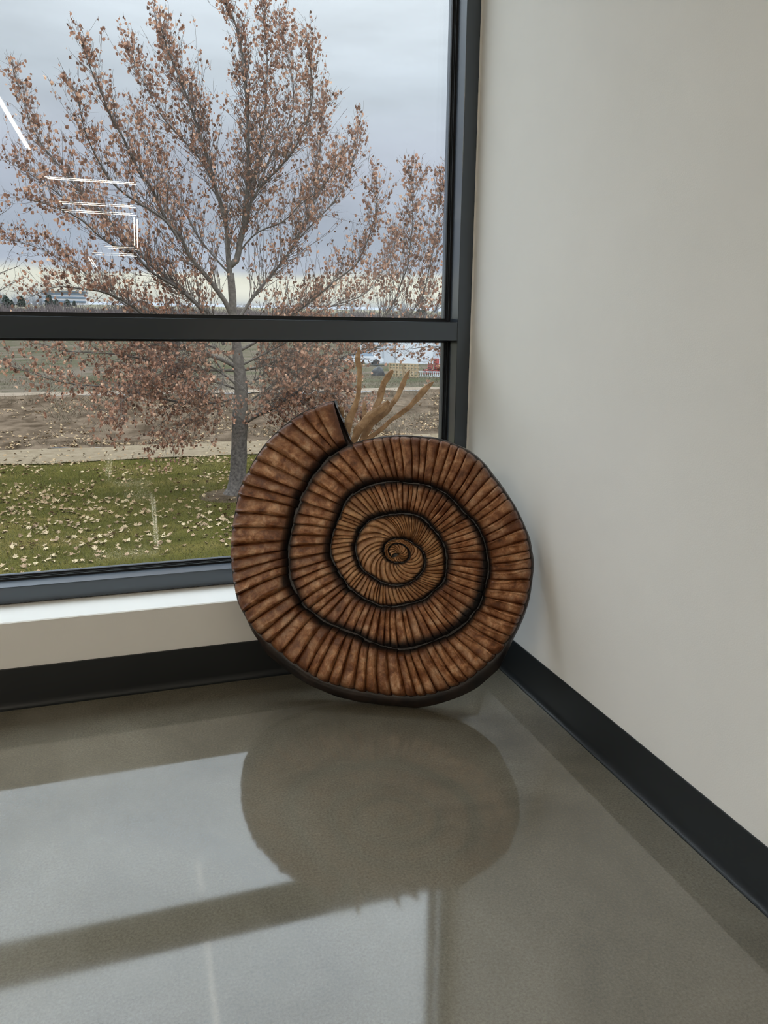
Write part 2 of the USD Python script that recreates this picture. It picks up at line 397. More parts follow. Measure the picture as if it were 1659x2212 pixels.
def build_window(i, xa, xb, nice):
    w = thing(f"window_{i}", (0, 0, 0), label=("dark aluminium framed window overlooking the leafy lawn and tree" if i == 1 else f"dark framed window bay further along the same window wall, {['', '', 'second', 'third', 'fourth', 'fifth'][i]} from the tall wall"),
              category="window", kind="structure")
    bv = 0.0015
    top = HEAD
    obj("jamb", box(xb - FW, xb, 0.0, OUT, ZS, top, bv), M_frame, w)
    obj("jamb", box(xa, xa + FW, 0.0, OUT, ZS, top, bv), M_frame, w)
    obj("bottom_rail", box(xa + FW, xb - FW, 0.0, OUT, ZS, ZS + FW, bv), M_frame, w)
    obj("head_rail", box(xa + FW, xb - FW, 0.0, OUT, top - FW, top, bv), M_frame, w)
    obj("mullion", box(xa + FW, xb - FW, 0.0005, OUT, ZM2, ZM1, bv), M_frame, w)
    for (z0, z1) in ((ZS + FW, ZM2), (ZM1, top - FW)):
        x0, x1 = xa + FW, xb - FW
        ring = MB()
        for step, (d0, d1, gi) in enumerate(((G1, G1 + 0.006, GI * 0.45), (G1 + 0.008, G1 + 0.014, GI * 0.62), (G1 + 0.016, GG, GI))):
            ring.add(box(x0, x1, d0, d1, z0, z0 + gi)).add(box(x0, x1, d0, d1, z1 - gi * 0.55, z1))
            ring.add(box(x0, x0 + gi, d0, d1, z0 + gi, z1 - gi * .55)).add(box(x1 - gi, x1, d0, d1, z0 + gi, z1 - gi * .55))
        obj("gasket", ring.mesh(), M_gasket, w)
        # double glazing; the outer pane is out of parallel by a hair, as the doubled lamp reflections show
        for depth, (rx, rz) in ((GG + 0.001, (0, 0)), (GG + 0.020, (0.0013, 0.0019))):
            g = box(-(x1 - x0) / 2 + .004, (x1 - x0) / 2 - .004, 0, 0.005, -(z1 - z0) / 2 + .004, (z1 - z0) / 2 - .004)
            if rx or rz:
                g.apply_transform(trimesh.transformations.euler_matrix(rx, 0, rz))
            g.apply_translation([(x0 + x1) / 2, depth, (z0 + z1) / 2])
            obj("pane", g, M_glass, w)
    if nice:
        obj("sealant_bead", box(-0.0065, -0.0004, -0.003, 0.0, ZS + 0.001, top), M_wall, w)
    return w


for i, (xa, xb) in enumerate(BAYS):
    build_window(i + 1, xa, xb, i == 0)
struct("trim_2", box(X_LEFT, -12.45, -0.02, 0.17, ZS, HEAD), M_wall, "white wall strip at the end of the window row", "wall")

# ------------------------------------------------------------------ ceiling lights (seen as reflections in glass and floor), plus unseen fill rows added at the end
LIGHTS = [
    ((-1.0, -3.28), (-1.0, -1.15), "linear ceiling light nearest the tall wall, mirrored as a streak in the floor"),
    ((-2.43, -8.6), (-2.43, -6.2), "linear ceiling light mirrored as a slanting bar at the edge of the glass"),
    ((-2.42, -10.55), (-1.1, -10.55), "crosswise ceiling light mirrored as the upper level bar in the tree"),
    ((-2.42, -12.9), (-1.12, -12.9), "crosswise linear ceiling light mirrored just below the upper level bar"),
    ((-2.46, -13.9), (-1.12, -13.9), "crosswise linear ceiling light meeting the upright mirrored bar"),
    ((-1.10, -19.8), (-1.10, -14.45), "linear ceiling light mirrored as an upright bar in the tree"),
    ((-1.9, -20.4), (-1.12, -20.4), "crosswise linear ceiling light mirrored below the upright bar"),
    ((-2.3, -22.3), (-1.12, -22.3), "crosswise linear ceiling light mirrored lowest in the tree"),
    ((-2.52, -27.3), (-2.52, -23.9), "farthest linear ceiling light of the hall"),
    ((-4.8, -8.0), (-4.8, -2.0), "added unseen fill light over the middle of the hall, window end"),
    ((-4.8, -16.0), (-4.8, -10.0), "added unseen fill light over the middle of the hall, deep end"),
    ((-6.9, -8.0), (-6.9, -2.0), "added unseen fill light over the far side of the hall, window end"),
    ((-6.9, -16.0), (-6.9, -10.0), "added unseen fill light over the far side of the hall, deep end"),
]
for (a, b, lab) in LIGHTS:
    a, b = np.array(a), np.array(b)
    c, L = (a + b) / 2, np.linalg.norm(b - a)
    along_y = abs(b[1] - a[1]) > abs(b[0] - a[0])
    hw = 0.013 if a[0] > -3 else 0.075  # added fill rows get wider diffusers to brighten the room
    hx, hy = (hw, L / 2) if along_y else (L / 2, hw)
    t = thing("linear_light", (c[0], c[1], CEIL - 0.002), label=lab, category="ceiling light", group="linear lights of the hall ceiling")
    obj("housing", box(-hx - .012, hx + .012, -hy - .012, hy + .012, -0.03, 0.0), M_white, t)
    obj("diffuser", box(-hx, hx, -hy, hy, -0.038, -0.0301), M_lamp_dim if a[1] > -4 and a[0] > -3 else M_lamp, t)

# ------------------------------------------------------------------ ground outside (the room is one floor up)
PROFILE = [(0.3, -2.8), (26.3, -2.8), (27.2, -2.72), (30.6, -2.36), (30.9, -2.34), (31.6, -2.16), (35.6, -1.78), (36.2, -1.70), (38.4, -1.70), (40.0, -1.66), (62.0, -1.60), (95.0, -1.5),
           (130.0, -0.9), (200.0, 1.6), (300.0, 7.2), (420.0, 15.0), (520.0, 19.8), (600.0, 20.0)]
_PY, _PZ = np.array(PROFILE).T


def ground_z(x, y):
    return np.interp(y, _PY, _PZ)


def strip(y0, y1, x0, x1, nx, ny, amp, freq, seed, wave=0.0):
    xs, ts = np.linspace(x0, x1, nx), np.linspace(0, 1, ny)
    X, T = np.meshgrid(xs, ts, indexing="ij")
    e0 = y0 + wave * (meshkit.fbm(np.stack([xs * 0.35, xs * 0 + seed, xs * 0], -1), 3, seed) - 0.5)
    e1 = y1 + wave * (meshkit.fbm(np.stack([xs * 0.35, xs * 0 + seed + 7, xs * 0], -1), 3, seed + 1) - 0.5)
    Y = e0[:, None] * (1 - T) + e1[:, None] * T
    Z = ground_z(X, Y) + amp * (meshkit.fbm(np.stack([X * freq, Y * freq, X * 0], -1), 4, seed) - 0.5)
    v = np.stack([X, Y, Z], -1).reshape(-1, 3)
    i, j = np.meshgrid(np.arange(nx - 1), np.arange(ny - 1), indexing="ij")
    q = np.stack([i * ny + j, (i + 1) * ny + j, (i + 1) * ny + j + 1, i * ny + j + 1], -1).reshape(-1, 4)
    return v, q


struct("lawn", strip(0.3, 23.2, -30, 40, 90, 60, 0.05, 0.4, 1), M_lawn, "green lawn strewn with fallen leaves below the window", "lawn", True)
pv, pq = strip(22.75, 26.05, -30, 40, 320, 8, 0.02, 1.0, 2, 0.9)
pv[:, 2] += 0.035
struct("gravel_path", (pv, pq), M_path, "pale gravel path between lawn and bare bank", "path", True)
struct("earth_bank", strip(25.9, 36.4, -40, 60, 260, 70, 0.42, 0.7, 3), M_bank, "bare brown earth bank rising beyond the path", "bank", True)
tv, tq = strip(36.2, 38.4, -50, 70, 160, 6, 0.03, 0.7, 4, 0.7)
tv[:, 2] += 0.05
struct("dirt_track", (tv, tq), M_track, "tan dirt track along the top of the bank", "track", True)
struct("field", strip(38.0, 320.0, -160, 260, 120, 160, 0.12, 0.25, 5), M_field, "rough green and straw coloured field beyond the track", "field", True)
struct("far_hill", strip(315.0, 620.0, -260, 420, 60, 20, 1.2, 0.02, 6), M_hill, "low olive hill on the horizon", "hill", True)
# a last low rise, far away, closes the horizon
hx = np.linspace(-900, 1300, 90)
hz = 31 + 7 * meshkit.fbm(np.stack([hx * 0.006, hx * 0, hx * 0], -1), 4, 31) + np.interp(hx, [0, 330, 620], [0, 2, 16])
hv = np.concatenate([np.stack([hx, np.full_like(hx, 600.0), np.full_like(hx, 10.0)], -1), np.stack([hx, np.full_like(hx, 900.0), hz], -1), np.stack([hx, np.full_like(hx, 1200.0), hz * 0 + 5], -1)])
k = np.arange(89)
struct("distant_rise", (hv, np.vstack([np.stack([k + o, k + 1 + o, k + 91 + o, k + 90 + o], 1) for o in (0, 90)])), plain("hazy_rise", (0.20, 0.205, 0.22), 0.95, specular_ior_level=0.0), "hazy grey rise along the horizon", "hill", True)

# ------------------------------------------------------------------ leaves, grass and weeds on the ground
rng_g = np.random.default_rng(17)


def leaf_shape(curl=0.5, fold=0.3, lobes=True):
    """a dry lobed leaf about 1 across, lying in xy, curled in z"""
    if lobes:
        rim = [(0.0, -0.5), (0.22, -0.34), (0.50, -0.22), (0.30, -0.02), (0.46, 0.22), (0.18, 0.20), (0.0, 0.55), (-0.18, 0.20), (-0.46, 0.22), (-0.30, -0.02), (-0.50, -0.22), (-0.22, -0.34)]
    else:
        rim = [(0.0, -0.5), (0.34, -0.2), (0.40, 0.15), (0.0, 0.55), (-0.40, 0.15), (-0.34, -0.2)]
    r = np.array(rim)
    z = curl * (r[:, 0] ** 2) - fold * r[:, 1] ** 2 + 0.06 * np.sin(r[:, 0] * 9 + r[:, 1] * 7)
    v = np.vstack([np.column_stack([r, z]), [0, 0, 0.0]])
    n = len(r)
    return v, np.array([(n, i, (i + 1) % n) for i in range(n)])


def euler(rx, ry, rz):
    return trimesh.transformations.euler_matrix(rx, ry, rz)[:3, :3]


def scatter_leaves(points, size0, size1, rng, shapes, tilt, up=None, droop=False):
    """leaves set at points as one mesh; returns vertices, faces, tone"""
    V, F, T, n = [], [], [], 0
    for p in points:
        v, f = shapes[rng.integers(len(shapes))]
        s = rng.uniform(size0, size1)
        if droop:
            R = euler(rng.uniform(-0.7, 0.7) + math.pi / 2 * rng.choice([1, -1]), rng.uniform(-0.8, 0.8), rng.uniform(0, TAU_))
        else:
            R = euler(rng.normal(0, tilt), rng.normal(0, tilt), rng.uniform(0, TAU_))
        V.append((v * s) @ R.T + p); F.append(f + n); n += len(v)
        T.append(np.full(len(v), np.clip(rng.normal(0.5, 0.27), 0, 1)))
    return np.vstack(V), np.vstack(F), np.concatenate(T)


TAU_ = 2 * math.pi
SHAPES = [leaf_shape(c, fo) for c, fo in ((0.7, 0.3), (0.3, 0.9), (-0.5, 0.6), (1.1, -0.2))]
SIMPLE = [leaf_shape(c, fo, False) for c, fo in ((0.9, 0.4), (0.3, 1.0), (-0.7, 0.7))]

# where leaves lie on the lawn: denser drifts towards the path
cand = np.column_stack([rng_g.uniform(-9.5, 10.5, 16000), rng_g.uniform(8.6, 22.9, 16000)])
dens = meshkit.fbm(np.column_stack([cand * 0.55, np.zeros(len(cand))]), 3, 41)
keepp = rng_g.uniform(0, 1, len(cand)) < np.clip((dens - 0.30) * 2.2, 0.04, 1) * np.interp(cand[:, 1], [9, 13, 18, 23], [0.30, 0.42, 0.75, 0.95])
spots = cand[keepp]
vis_x = lambda x, y: (x > -1.2 + (y + 2.7) * math.tan(math.radians(-10.5))) & (x < -1.2 + (y + 2.7) * math.tan(math.radians(24)))
spots = spots[vis_x(spots[:, 0], spots[:, 1])]
order = np.argsort(spots[:, 1])
# the ones beside the sculpture's outline or left of it show; nearest first
show = spots[:, 0] < -1.2 + (spots[:, 1] + 2.7) * math.tan(math.radians(7.5))
near = [i for i in order if show[i] and spots[i, 1] > 9.6][:300]
protos = []
cls = stage.CreateClassPrim("/World/leaf_kinds") if hasattr(stage, "CreateClassPrim") else None
for k, (v, f) in enumerate(SHAPES):
    root = f"/World/leaf_kinds/leaf_kind_{'abcd'[k]}"
    UsdGeom.Xform.Define(stage, root)
    usdkit.mesh(stage, root + "/blade", (v, f), M_fallen, smooth=False)
    st = tube([(0, -0.5, -0.05), (0.03, -0.72, 0.02), (0.02, -0.95, 0.06)], [0.022, 0.018, 0.014], 4)
    usdkit.mesh(stage, root + "/stalk", st, M_fallen, smooth=False)
    protos.append(root)
for i in near:
    x, y = spots[i]
    copy_of(protos[rng_g.integers(4)], "fallen_leaf", (x, y, ground_z(x, y) + 0.035), (rng_g.normal(0, 22), rng_g.normal(0, 22), rng_g.uniform(0, 360)), rng_g.uniform(0.085, 0.145),
            "dry tan fallen leaf on the lawn close below the window", "leaf", "fallen leaves nearest the window")
rest = np.array([spots[i] for i in order if i not in set(near)])
pts = [np.column_stack([rest, ground_z(rest[:, 0], rest[:, 1]) + 0.035])]
c2 = np.column_stack([rng_g.uniform(-9, 20, 5200), 26.0 + 9.5 * rng_g.uniform(0, 1, 5200) ** 1.9])
c2 = c2[meshkit.fbm(np.column_stack([c2 * 0.5, np.zeros(len(c2))]), 3, 8) > 0.50]
pts.append(np.column_stack([c2, ground_z(c2[:, 0], c2[:, 1]) + 0.10]))
c3 = np.column_stack([rng_g.uniform(-8, 12, 260), rng_g.uniform(22.8, 26.0, 260)])
pts.append(np.column_stack([c3, ground_z(c3[:, 0], c3[:, 1]) + 0.06]))
v, f, t = scatter_leaves(np.vstack(pts), 0.08, 0.135, rng_g, SHAPES, 0.4)
tag(obj("fallen_leaves", (v, f), M_litter, None, tone={"tone": t}), "pale dry leaves scattered over the farther lawn, path and bank", "leaves", None, "stuff")


def blades(n, xr, yr, h0, h1, w, rng, lean=0.5, dens_seed=None, thr=0.0, power=1.0):
    x = rng.uniform(*xr, n)
    y = yr[0] + (yr[1] - yr[0]) * rng.uniform(0, 1, n) ** power
    m = vis_x(x, y)
    if dens_seed is not None:
        m &= meshkit.fbm(np.stack([x * 0.45, y * 0.8, x * 0], -1), 3, dens_seed) > thr
    x, y = x[m], y[m]
    n = len(x)
    h = rng.uniform(h0, h1, n)
    a = rng.uniform(0, TAU_, n)
    d = np.stack([np.cos(a), np.sin(a)], -1)
    z = ground_z(x, y)
    base = np.stack([x, y, z], -1)
    tip = base + np.stack([rng.normal(0, lean, n) * h, rng.normal(0, lean, n) * h, h], -1)
    ww = (w * rng.uniform(0.6, 1.3, n))[:, None]
    v = np.stack([base + np.column_stack([d * ww, np.zeros(n)]), base - np.column_stack([d * ww, np.zeros(n)]), tip], 1).reshape(-1, 3)
    return v, np.arange(3 * n).reshape(-1, 3), np.repeat(np.clip(rng.normal(0.45, 0.25, n), 0, 1), 3)


v, f, t = blades(150000, (-9, 10.5), (8.6, 22.9), 0.03, 0.085, 0.006, rng_g, 0.6)
tag(obj("grass", (v, f), M_blade, None, tone={"tone": t}), "short green grass blades of the lawn", "grass", None, "stuff")
v1, f1, t1 = blades(26000, (-12, 22), (26.3, 36.0), 0.05, 0.32, 0.012, rng_g, 0.7, 51, 0.52)
v2, f2, t2 = blades(40000, (-20, 34), (38.4, 52.0), 0.04, 0.16, 0.012, rng_g, 0.6, 52, 0.42)
m = MB(); m.add((v1, f1)); m.add((v2, f2))
tag(obj("dry_weeds", m.mesh(), M_weed, None, tone={"tone": np.concatenate([t1, t2])}), "dry straw coloured weeds on the bank and field", "weeds", None, "stuff")

# ------------------------------------------------------------------ trees
TY = 16.25
TRUNK = np.array([0.85, TY, -2.8])


def limb3(pts, d0, d1, n=None):
    n = n or max(6, 3 * len(pts))
    q = smoothline(pts, n)
    k = np.linspace(0, 1, n)
    dd = d0 + (d1 - d0) * k ** 1.2
    return np.array([at_y(x, y, TY + z) for (x, y), z in zip(q, dd)])


# limbs of the big tree: outline points, how far they reach towards (-) or away from (+) the room, thickness at foot and tip
LIMBS = [
    ([(502, 640), (494, 572), (490, 500), (484, 465), (465, 400), (447, 340), (430, 285), (410, 225), (385, 160), (358, 95), (345, 45)], 0, -0.4, .095, .010, 1.0),
    ([(496, 575), (512, 560), (519, 520), (527, 488), (531, 450), (535, 400), (537, 330), (535, 250), (528, 150), (512, 70), (485, 0), (462, -60)], 0, 0.3, .105, .012, 1.1),
    ([(530, 500), (545, 420), (560, 330), (572, 240), (578, 150), (572, 60), (560, -10)], 0.2, 1.2, .05, .008, 1.0),
    ([(503, 690), (488, 655), (463, 620), (440, 590), (410, 555), (387, 508), (362, 480), (345, 445), (325, 405), (304, 378), (285, 340), (265, 295), (245, 260), (225, 215), (195, 150), (178, 95)], 0, -1.6, .085, .009, 1.0),
    ([(387, 520), (350, 470), (300, 440), (250, 400), (215, 350), (190, 300), (175, 240), (165, 190)], -0.8, -2.2, .04, .007, .9),
    ([(500, 705), (440, 668), (390, 625), (330, 575), (290, 535), (255, 500), (216, 456), (175, 415), (145, 378), (111, 341), (74, 290), (52, 225), (30, 155)], 0, 1.6, .075, .008, 1.0),
    ([(216, 456), (160, 440), (110, 405), (60, 375), (15, 345)], 1.0, 2.0, .03, .006, .9),
    ([(484, 745), (415, 648), (371, 613), (330, 590), (280, 540), (230, 520), (180, 480), (120, 450), (60, 430)], 0, -2.3, .06, .007, 1.0),
    ([(500, 720), (400, 690), (320, 683), (270, 659), (219, 625), (189, 592), (142, 565), (94, 541), (44, 524), (2, 512)], 0.3, 2.6, .045, .006, 1.0),
    ([(505, 790), (472, 774), (439, 764), (412, 757), (391, 744), (340, 705), (300, 672), (240, 640), (190, 625), (130, 620), (70, 640)], 0, -2.0, .075, .007, 1.0),
    ([(469, 785), (483, 815), (470, 840), (440, 845), (400, 830)], -0.4, -1.4, .03, .006, 1.2),
    ([(510, 860), (430, 872), (351, 862), (280, 845), (219, 835), (169, 831), (111, 821), (67, 804), (5, 785)], 0, -1.2, .045, .006, .8),
    ([(510, 800), (420, 800), (330, 780), (233, 764), (145, 759), (118, 750), (80, 738), (30, 720)], 0, 1.4, .045, .006, .9),
    ([(508, 840), (440, 820), (380, 815), (320, 830), (260, 870), (230, 905)], 0.2, -1.8, .035, .005, 1.1),
    ([(512, 870), (470, 880), (420, 905), (370, 925), (330, 940)], 0.0, -1.0, .025, .005, .8),
    ([(531, 912), (556, 897), (593, 880), (640, 848), (700, 800), (751, 768), (780, 762), (806, 752), (830, 744)], 0, -1.5, .070, .022, .9),
    ([(780, 745), (818, 693), (835, 677), (852, 650), (868, 608), (882, 570), (887, 530), (892, 470), (893, 410), (890, 365)], -1.2, -1.9, .035, .006, 1.2),
    ([(822, 748), (850, 716), (879, 690), (899, 661), (912, 642), (919, 615), (928, 577), (935, 540), (942, 490), (950, 430), (958, 380)], -1.5, -1.0, .028, .006, 1.1),
    ([(880, 716), (912, 693), (934, 676), (962, 658), (990, 640)], -1.3, -0.8, .016, .005, 1.0),
    ([(806, 752), (870, 755), (940, 748), (1000, 750)], -1.4, -1.2, .014, .005, .8),
    ([(525, 880), (580, 850), (640, 830), (700, 840), (760, 880), (800, 870)], 0.3, 1.8, .035, .006, 1.2),
    ([(520, 800), (570, 790), (630, 760), (680, 735), (730, 740), (790, 720)], 0.2, 1.6, .05, .007, 1.2),
    ([(510, 760), (550, 740), (600, 700), (660, 660), (720, 610), (770, 570), (800, 500), (815, 440), (800, 400)], 0.0, -1.6, .055, .007, 1.1),
    ([(505, 705), (528, 670), (551, 636), (583, 598), (621, 551), (646, 506), (675, 449), (681, 418), (691, 335), (692, 280), (705, 210)], 0, 1.0, .060, .008, 1.1),
    ([(621, 551), (660, 500), (690, 470), (730, 424), (752, 385), (768, 330), (774, 275)], 0.7, 1.7, .03, .006, 1.1),
    ([(527, 495), (539, 445), (564, 402), (608, 358), (646, 304), (662, 270), (675, 200), (668, 130), (660, 85)], 0, -1.2, .045, .007, 1.1),
    ([(560, 400), (583, 342), (600, 310), (615, 285), (634, 215), (628, 150), (612, 85), (600, 40)], -0.3, 0.6, .03, .006, 1.0),
    ([(484, 470), (447, 367), (422, 332), (387, 294), (343, 240), (318, 190), (292, 140), (285, 95)], 0, 1.3, .045, .007, 1.0),
    ([(447, 345), (425, 269), (410, 225), (393, 196), (362, 127), (352, 70)], -0.2, 0.8, .025, .006, .9),
    ([(505, 720), (560, 690), (640, 690), (720, 660), (780, 640), (840, 560), (860, 500)], 0.3, 2.4, .04, .006, 1.1),
    ([(526, 875), (570, 845), (620, 810), (670, 790), (720, 800), (760, 830)], 0.1, -1.8, .035, .006, 1.3),
    ([(524, 845), (560, 815), (600, 790), (640, 790), (690, 815), (730, 850)], 0.2, 1.4, .035, .006, 1.3),
    ([(528, 900), (560, 880), (600, 860), (630, 862), (670, 880)], 0.0, -1.0, .03, .006, 1.2),
    ([(520, 790), (560, 770), (610, 745), (650, 720), (700, 700)], 0.0, -1.2, .04, .006, 1.2),
    ([(505, 780), (460, 750), (400, 735), (330, 745), (270, 780), (230, 800)], 0.1, 1.2, .04, .006, 1.2),
    ([(508, 830), (470, 800), (420, 780), (360, 790), (300, 810)], 0.0, -1.4, .035, .006, 1.1),
    ([(521, 540), (560, 500), (610, 480), (650, 440), (700, 400), (740, 330)], 0.2, -1.7, .03, .006, 1.0),
    ([(495, 590), (450, 540), (420, 500), (390, 440), (350, 380), (320, 300), (290, 240)], 0.2, 2.0, .035, .006, 1.0),
]


def grow(limbs, rng, twig_step, leaf_n, reach=1.0):
    """side shoots and twigs along the limbs; returns a twig mesh and leaf points"""
    tw, leaves = MB(), []
    for P, r0, r1, dens in limbs:
        seg = np.linalg.norm(np.diff(P, axis=0), axis=1)
        s = np.concatenate([[0], np.cumsum(seg)])
        L = s[-1]
        n = int(L / twig_step * dens)
        for k in range(n):
            u = 0.10 + 0.90 * (k + rng.uniform(0, 1)) / n
            p = np.array([np.interp(u * L, s, P[:, c]) for c in range(3)])
            q = np.array([np.interp(min(u * L + 0.05, L + .05), s, P[:, c]) for c in range(3)])
            pre = np.array([np.interp(max(u * L - 0.10, 0), s, P[:, c]) for c in range(3)])
            t = q - pre
            t /= np.linalg.norm(t) + 1e-9
            rnd = rng.normal(0, 1, 3)
            rnd -= t * (rnd @ t)
            rnd /= np.linalg.norm(rnd) + 1e-9
            low = np.clip((1.7 - p[2]) / 1.8, 0, 1)
            d = t * rng.uniform(0.35, 1.0) + rnd * rng.uniform(0.5, 1.15) + np.array([0, 0, 0.45 * (1 - low) - 0.12 * low])
            d /= np.linalg.norm(d)
            ln = reach * rng.uniform(0.3, 1.0) * (1.75 - 1.25 * u) * (1 + 0.5 * (rng.uniform() < 0.25))
            m = 5
            pts = [p]
            for i in range(1, m):
                d = d + rng.normal(0, 0.16, 3) + np.array([0, 0, 0.16 * (1 - low) - 0.05 * low])
                d /= np.linalg.norm(d)
                pts.append(pts[-1] + d * ln / (m - 1))
            pts = np.array(pts)
            rr = max(0.004, min(0.010, 0.28 * (r0 + (r1 - r0) * u)))
            tw.add(tube(pts, np.linspace(rr, 0.0026, m), 3, False))
            for j in range(rng.integers(2, 5)):
                i0 = rng.uniform(0.25, 1.0) * (m - 1)
                b = np.array([np.interp(i0, np.arange(m), pts[:, c]) for c in range(3)])
                e = d * 0.8 + rng.normal(0, 0.55, 3) + np.array([0, 0, 0.35 * (1 - low)])
                e /= np.linalg.norm(e)
                l2 = rng.uniform(0.10, 0.34) * reach
                c = b + e * l2 * 0.55 + rng.normal(0, 0.02, 3)
                g = b + e * l2
                tw.add(tube([b, c, g], [0.0034, 0.0026, 0.0018], 3, False))
                for _ in range(rng.poisson(leaf_n * (1 + 0.75 * low))):
                    w = rng.uniform(0.3, 1.05)
                    leaves.append(b + (g - b) * w + rng.normal(0, 0.025, 3) - np.array([0, 0, 0.035]))
            for _ in range(rng.poisson(leaf_n * 0.8 * (1 + 0.75 * low))):
                i0 = rng.uniform(0.3, 1.0) * (m - 1)
                leaves.append(np.array([np.interp(i0, np.arange(m), pts[:, c]) for c in range(3)]) + rng.normal(0, 0.03, 3) - np.array([0, 0, 0.03]))
    return tw, np.array(leaves)


rng_tree = np.random.default_rng(99)
tree = thing("tree", TRUNK, label="big tree on the lawn holding rust-brown dead leaves", category="tree")
trunk_px = [(506, 1082), (511, 1060), (514, 1030), (516, 980), (518, 930), (520, 890), (521, 850), (517, 800), (511, 745), (505, 700), (502, 640), (498, 590)]
tp = limb3(trunk_px, 0, 0, 40)
tz = tp[:, 2]
tr = np.interp(tz, [-2.85, -2.6, -2.2, -0.6, 0.2, 1.2, 2.2, 2.9], [0.33, 0.24, 0.205, 0.190, 0.150, 0.105, 0.090, 0.075])
v, f = tube(tp, tr, 18)
k = (meshkit.fbm(v * np.array([9, 9, 2.2]), 3, 4) - 0.5)[:, None]
ax = np.repeat(tp, 18, 0)
ax = np.vstack([ax, tp[:1], tp[-1:]])
v = v + (v - ax) * k * 0.22
obj("trunk", (v - TRUNK, f), M_bark, tree, smooth=True)
built = []
FORKS = {2: 1, 4: 3, 6: 5, 10: 9, 16: 15, 17: 15, 18: 15, 19: 15}   # side branches and the limb each grows from
limb_prims = []
for li, (pts, d0, d1, r0, r1, dens) in enumerate(LIMBS):
    P = limb3(pts, d0, d1)
    r0, r1 = r0 * 0.78, r1 * 0.8
    nrm = np.linspace(0, 1, len(P))
    P = P + (meshkit.fbm(P * 1.6, 2, 6)[:, None] - 0.5) * 0.12 * np.minimum(nrm, 0.6)[:, None]
    rad = r0 + (r1 - r0) * nrm ** 0.8
    tv_, tf_ = tube(P, rad, 7)
    limb_prims.append(obj("side_branch" if li in FORKS else "branch", (tv_ - TRUNK, tf_), M_bark, limb_prims[FORKS[li]] if li in FORKS else tree, smooth=True))
    built.append((P, r0, r1, dens))
tw, lv = grow(built, rng_tree, 0.036, 1.55)
tag(obj("twigs", (tw.mesh()[0] - TRUNK, tw.mesh()[1]), M_twig, tree), kind="stuff")
v, f, t = scatter_leaves(lv, 0.048, 0.096, rng_tree, SHAPES[:2] + SIMPLE, 0.9, droop=True)
tag(obj("foliage", (v - TRUNK, f), M_leaf, tree, tone={"tone": t}), kind="stuff")

# litter ring at the foot of the trunk
ringv, ringf = tube([TRUNK + np.array([0, 0, -0.03]), TRUNK + np.array([0, 0, 0.02]), TRUNK + np.array([0, 0, 0.05])], [0.95, 0.80, 0.30], 22)
tag(obj("mulch_ring", (ringv, ringf), M_bank), "ring of bare brown mulch around the trunk foot", "mulch")

# neighbour standing out of the frame to the left; its branch tips reach into view
rng_n = np.random.default_rng(3)
T2 = np.array([-5.9, 17.2, -2.8])
tree2 = thing("tree", T2, label="neighbouring tree whose thin branch tips enter at the far edge", category="tree")
sp = np.array([[0, 0, -0.1], [0.03, 0, 1.2], [-0.02, 0.05, 2.6], [0.05, 0, 4.2], [0, 0.1, 6.0]])
obj("trunk", tube(smoothline(sp, 20), np.linspace(0.2, 0.06, 20), 12), M_bark, tree2, smooth=True)
b2 = []
for z0, px in ((2.0, [(-120, 560), (-60, 520), (-10, 470), (14, 455)]), (1.6, [(-120, 640), (-50, 610), (0, 590), (40, 575)]), (1.2, [(-110, 660), (-40, 650), (10, 620), (52, 600)]), (3.2, [(-110, 470), (-60, 430), (-20, 400)]), (1.0, [(-110, 700), (-40, 690), (0, 640)])):
    P = np.array([at_y(x, y, 17.2 + 0.3 * i) for i, (x, y) in enumerate(px)])
    P = smoothline(np.vstack([T2 + [0, 0, z0], P]), 14)
    obj("branch", (tube(P, np.linspace(.045, .006, 14), 6)[0] - T2, tube(P, np.linspace(.045, .006, 14), 6)[1]), M_bark, tree2, smooth=True)
    b2.append((P, .045, .006, 0.6))
tw, lv = grow(b2, rng_n, 0.10, 0.28, 0.8)
tag(obj("twigs", (tw.mesh()[0] - T2, tw.mesh()[1]), M_twig, tree2), kind="stuff")
v, f, t = scatter_leaves(lv, 0.06, 0.10, rng_n, SHAPES[:2] + SIMPLE, 0.9, droop=True)
tag(obj("foliage", (v - T2, f), M_leaf, tree2, tone={"tone": t}), kind="stuff")

# ------------------------------------------------------------------ yard with white metal building, pallets and clutter
def yard(px, dist):
    """point on the ground at a picture bearing and a distance"""
    v = ray(px, 790)
    h = v[:2] / np.linalg.norm(v[:2])
    p = CAM[:2] + h * dist
    return np.array([p[0], p[1], float(ground_z(*p))])


B = yard(790, 80.0)
fw2 = np.array([math.cos(math.radians(-12)), math.sin(math.radians(-12))])
shed = thing("metal_building", B, -12.0, label="long white metal-sided building behind the pallets", category="building")
obj("wall", box(0, 26, 0, 8, -0.5, 3.55), M_metal, shed)
obj("roof", box(-0.2, 26.2, -0.25, 8.3, 3.55, 3.85), M_trim, shed)
for k in range(20):
    x = 0.5 + k * 1.3
    obj("panel_joint", box(x, x + 0.10, -0.05, 0.02, -0.3, 3.5), M_trim, shed)
door_ = obj("door", box(3.2, 7.2, -0.06, 0.02, -0.1, 2.55), M_whitep, shed)
obj("door_rail", box(3.1, 7.3, -0.10, 0.0, 2.6, 3.0), M_whitep, door_)


